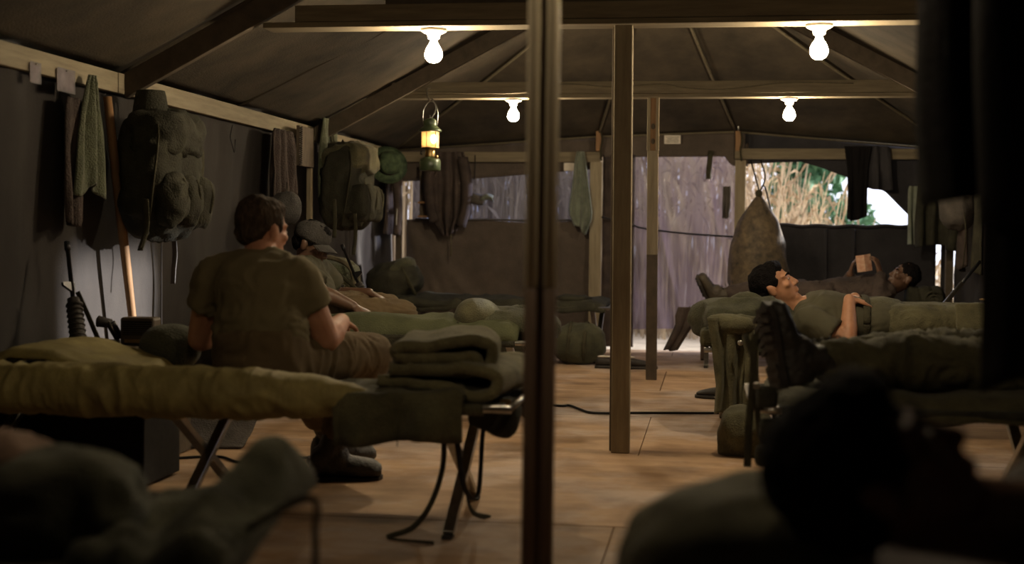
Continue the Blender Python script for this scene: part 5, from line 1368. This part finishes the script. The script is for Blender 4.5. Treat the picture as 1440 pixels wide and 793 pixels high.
# clothes on the right header and in the right corner
o = O('hanging_trousers', hang(W(1206, 206, Y=FY), (1, 0, 0), .12, .16, .60, 2, .02, 71, (0, -1, 0), wprof=[(0, .22), (.3, .17), (1, .15)], tails=.1), 'black_cloth', solid=.01); tag(o, 'dark narrow garment hanging down in front of the bright opening', 'garment')
o = O('hanging_shirt', hang(W(1232, 206, Y=FY + .03), (1, 0, 0), .2, .26, .36, 2.5, .022, 73, (0, -1, 0)), 'dark_canvas', solid=.01); tag(o, 'dark shirt hung on the right header next to the narrow garment', 'shirt')
o = O('towel', hang(W(1287, 262, Y=11.70), (1, -.3, 0), .10, .14, .46, 2, .025, 75, (0, -1, 0)), 'towel_blue', solid=.008); tag(o, 'teal-edged towel hanging at the right end of the bright opening', 'towel')
t = T('hanging_jacket', 'dark olive jacket hanging in the far right corner above the slit', 'jacket', W(1320, 345, Y=11.6))
O('coat_body', hang(W(1318, 258, Y=11.6), (1, -.2, 0), .28, .34, .50, 3, .03, 77, (0, -1, 0)), 'olive_dark', t, solid=.01)
O('sleeve', MB().tube(smooth_path([W(1334, 268, Y=11.5), W(1342, 310, Y=11.48), W(1338, 352, Y=11.5)], 12), .045, 12), 'olive_dark', t)
RX = XR - .08
def rpt(px, py, X=RX): return W(px, py, X=X)
o = O('hanging_bag', blob(rpt(1345, 290, RX - .1), (.12, .2, .17), None, .8, .014, 8, 81, rid=.012), 'grey_cloth'); tag(o, 'grey bag hanging on the right wall near the far corner', 'bag')
for k, (px, w, m_, lab) in enumerate(((1362, .35, 'brown_cloth', 'brown shirt hanging on the right wall beside the grey bag'), (1385, .4, 'olive_dark', 'dark olive poncho hanging on the right wall by the dark drape'))):
    p = rpt(px, 262)
    o = O('hanging_cloth', hang(p, (0, 1, 0), w * .7, w, .62, 3, .03, 83 + k, (-1, 0, 0)), m_, solid=.01); tag(o, lab, 'clothing')
    O('dangling_strap', MB().tube(smooth_path([rpt(px - 6 + 14 * k, 300, RX - .08), rpt(px - 4 + 12 * k, 330, RX - .1), rpt(px - 8 + 12 * k, 375, RX - .08)], 12), .014, 6, flat=.3), 'webbing', o)
a, b = W(1378, 368, Y=9.9), W(1316, 442, Y=9.5)
t = T('steel_rod', 'shiny steel rifle barrel leaning by the far right corner', 'rod', b)
O('barrel', MB().tube([lerp(a, b, .0), lerp(a, b, .45)], .012, 10), 'gunmetal', t); O('bright_tube', MB().tube([lerp(a, b, .42), lerp(a, b, 1.0), a + (b - a) * (a[2] - .012) / (a[2] - b[2])], .016, 10), 'aluminium', t)
c = W(1392, 424, Y=8.6)
t = T('mess_tin', 'small brass-rimmed tin glinting at the right beside the dark drape', 'tin', c - V(0, 0, .05))
O('tin', MB().lathe(c - V(0, 0, .05), [(.05, 0), (.055, .004), (.055, .06), (.05, .065)], 20), 'steel_dark', t)
O('rim', MB().tube([c + V(.056 * math.cos(q), .056 * math.sin(q), .012) for q in np.linspace(0, 2 * PI, 24)], .005, 6), 'brass', t)
t2 = T('bedside_crate', 'dark crate against the right wall carrying the glinting tin', 'crate', (c[0], c[1], 0))
zt = c[2] - .052
O('box', MB().box((c[0], c[1], zt / 2), (.36, .34, zt)), 'crate', t2, smooth=False, bevel=.004)
O('lid', MB().box((c[0], c[1], zt - .012), (.38, .36, .02)), 'crate', t2, smooth=False, bevel=.004)

# ---- dark cloths hanging from the near beam at the right
DY = 2.71
a = W(1283, 100, Y=DY); xl = a[0]
o = O('black_poncho', hang((xl + .34, DY, 1.935), (1, 0, 0), .68, .68, .92, 3.5, .035, 91, (0, -1, 0), wprof=[(0, .66), (.5, .67), (.8, .66), (1, .62)], tails=.10), 'black_cloth', solid=.012)
tag(o, 'big black poncho hanging close to the viewer from the near beam at top right', 'poncho')
t = T('black_coat', 'long black coat hanging below the poncho at the right picture edge', 'coat', (xl + .4, DY - .12, .6))
b = W(1400, 400, Y=DY - .1)
O('coat_body', hang((b[0] + .16, DY - .08, 1.93), (1, 0, 0), .34, .36, 1.22, 2.5, .03, 93, (0, -1, 0), tails=.04), 'black_cloth', t, solid=.012)
O('sleeve', MB().tube(smooth_path([V(b[0] + .02, DY - .14, 1.75), V(b[0] - .01, DY - .16, 1.4), V(b[0] + .01, DY - .15, 1.0)], 14), .05, 12), 'black_cloth', t)
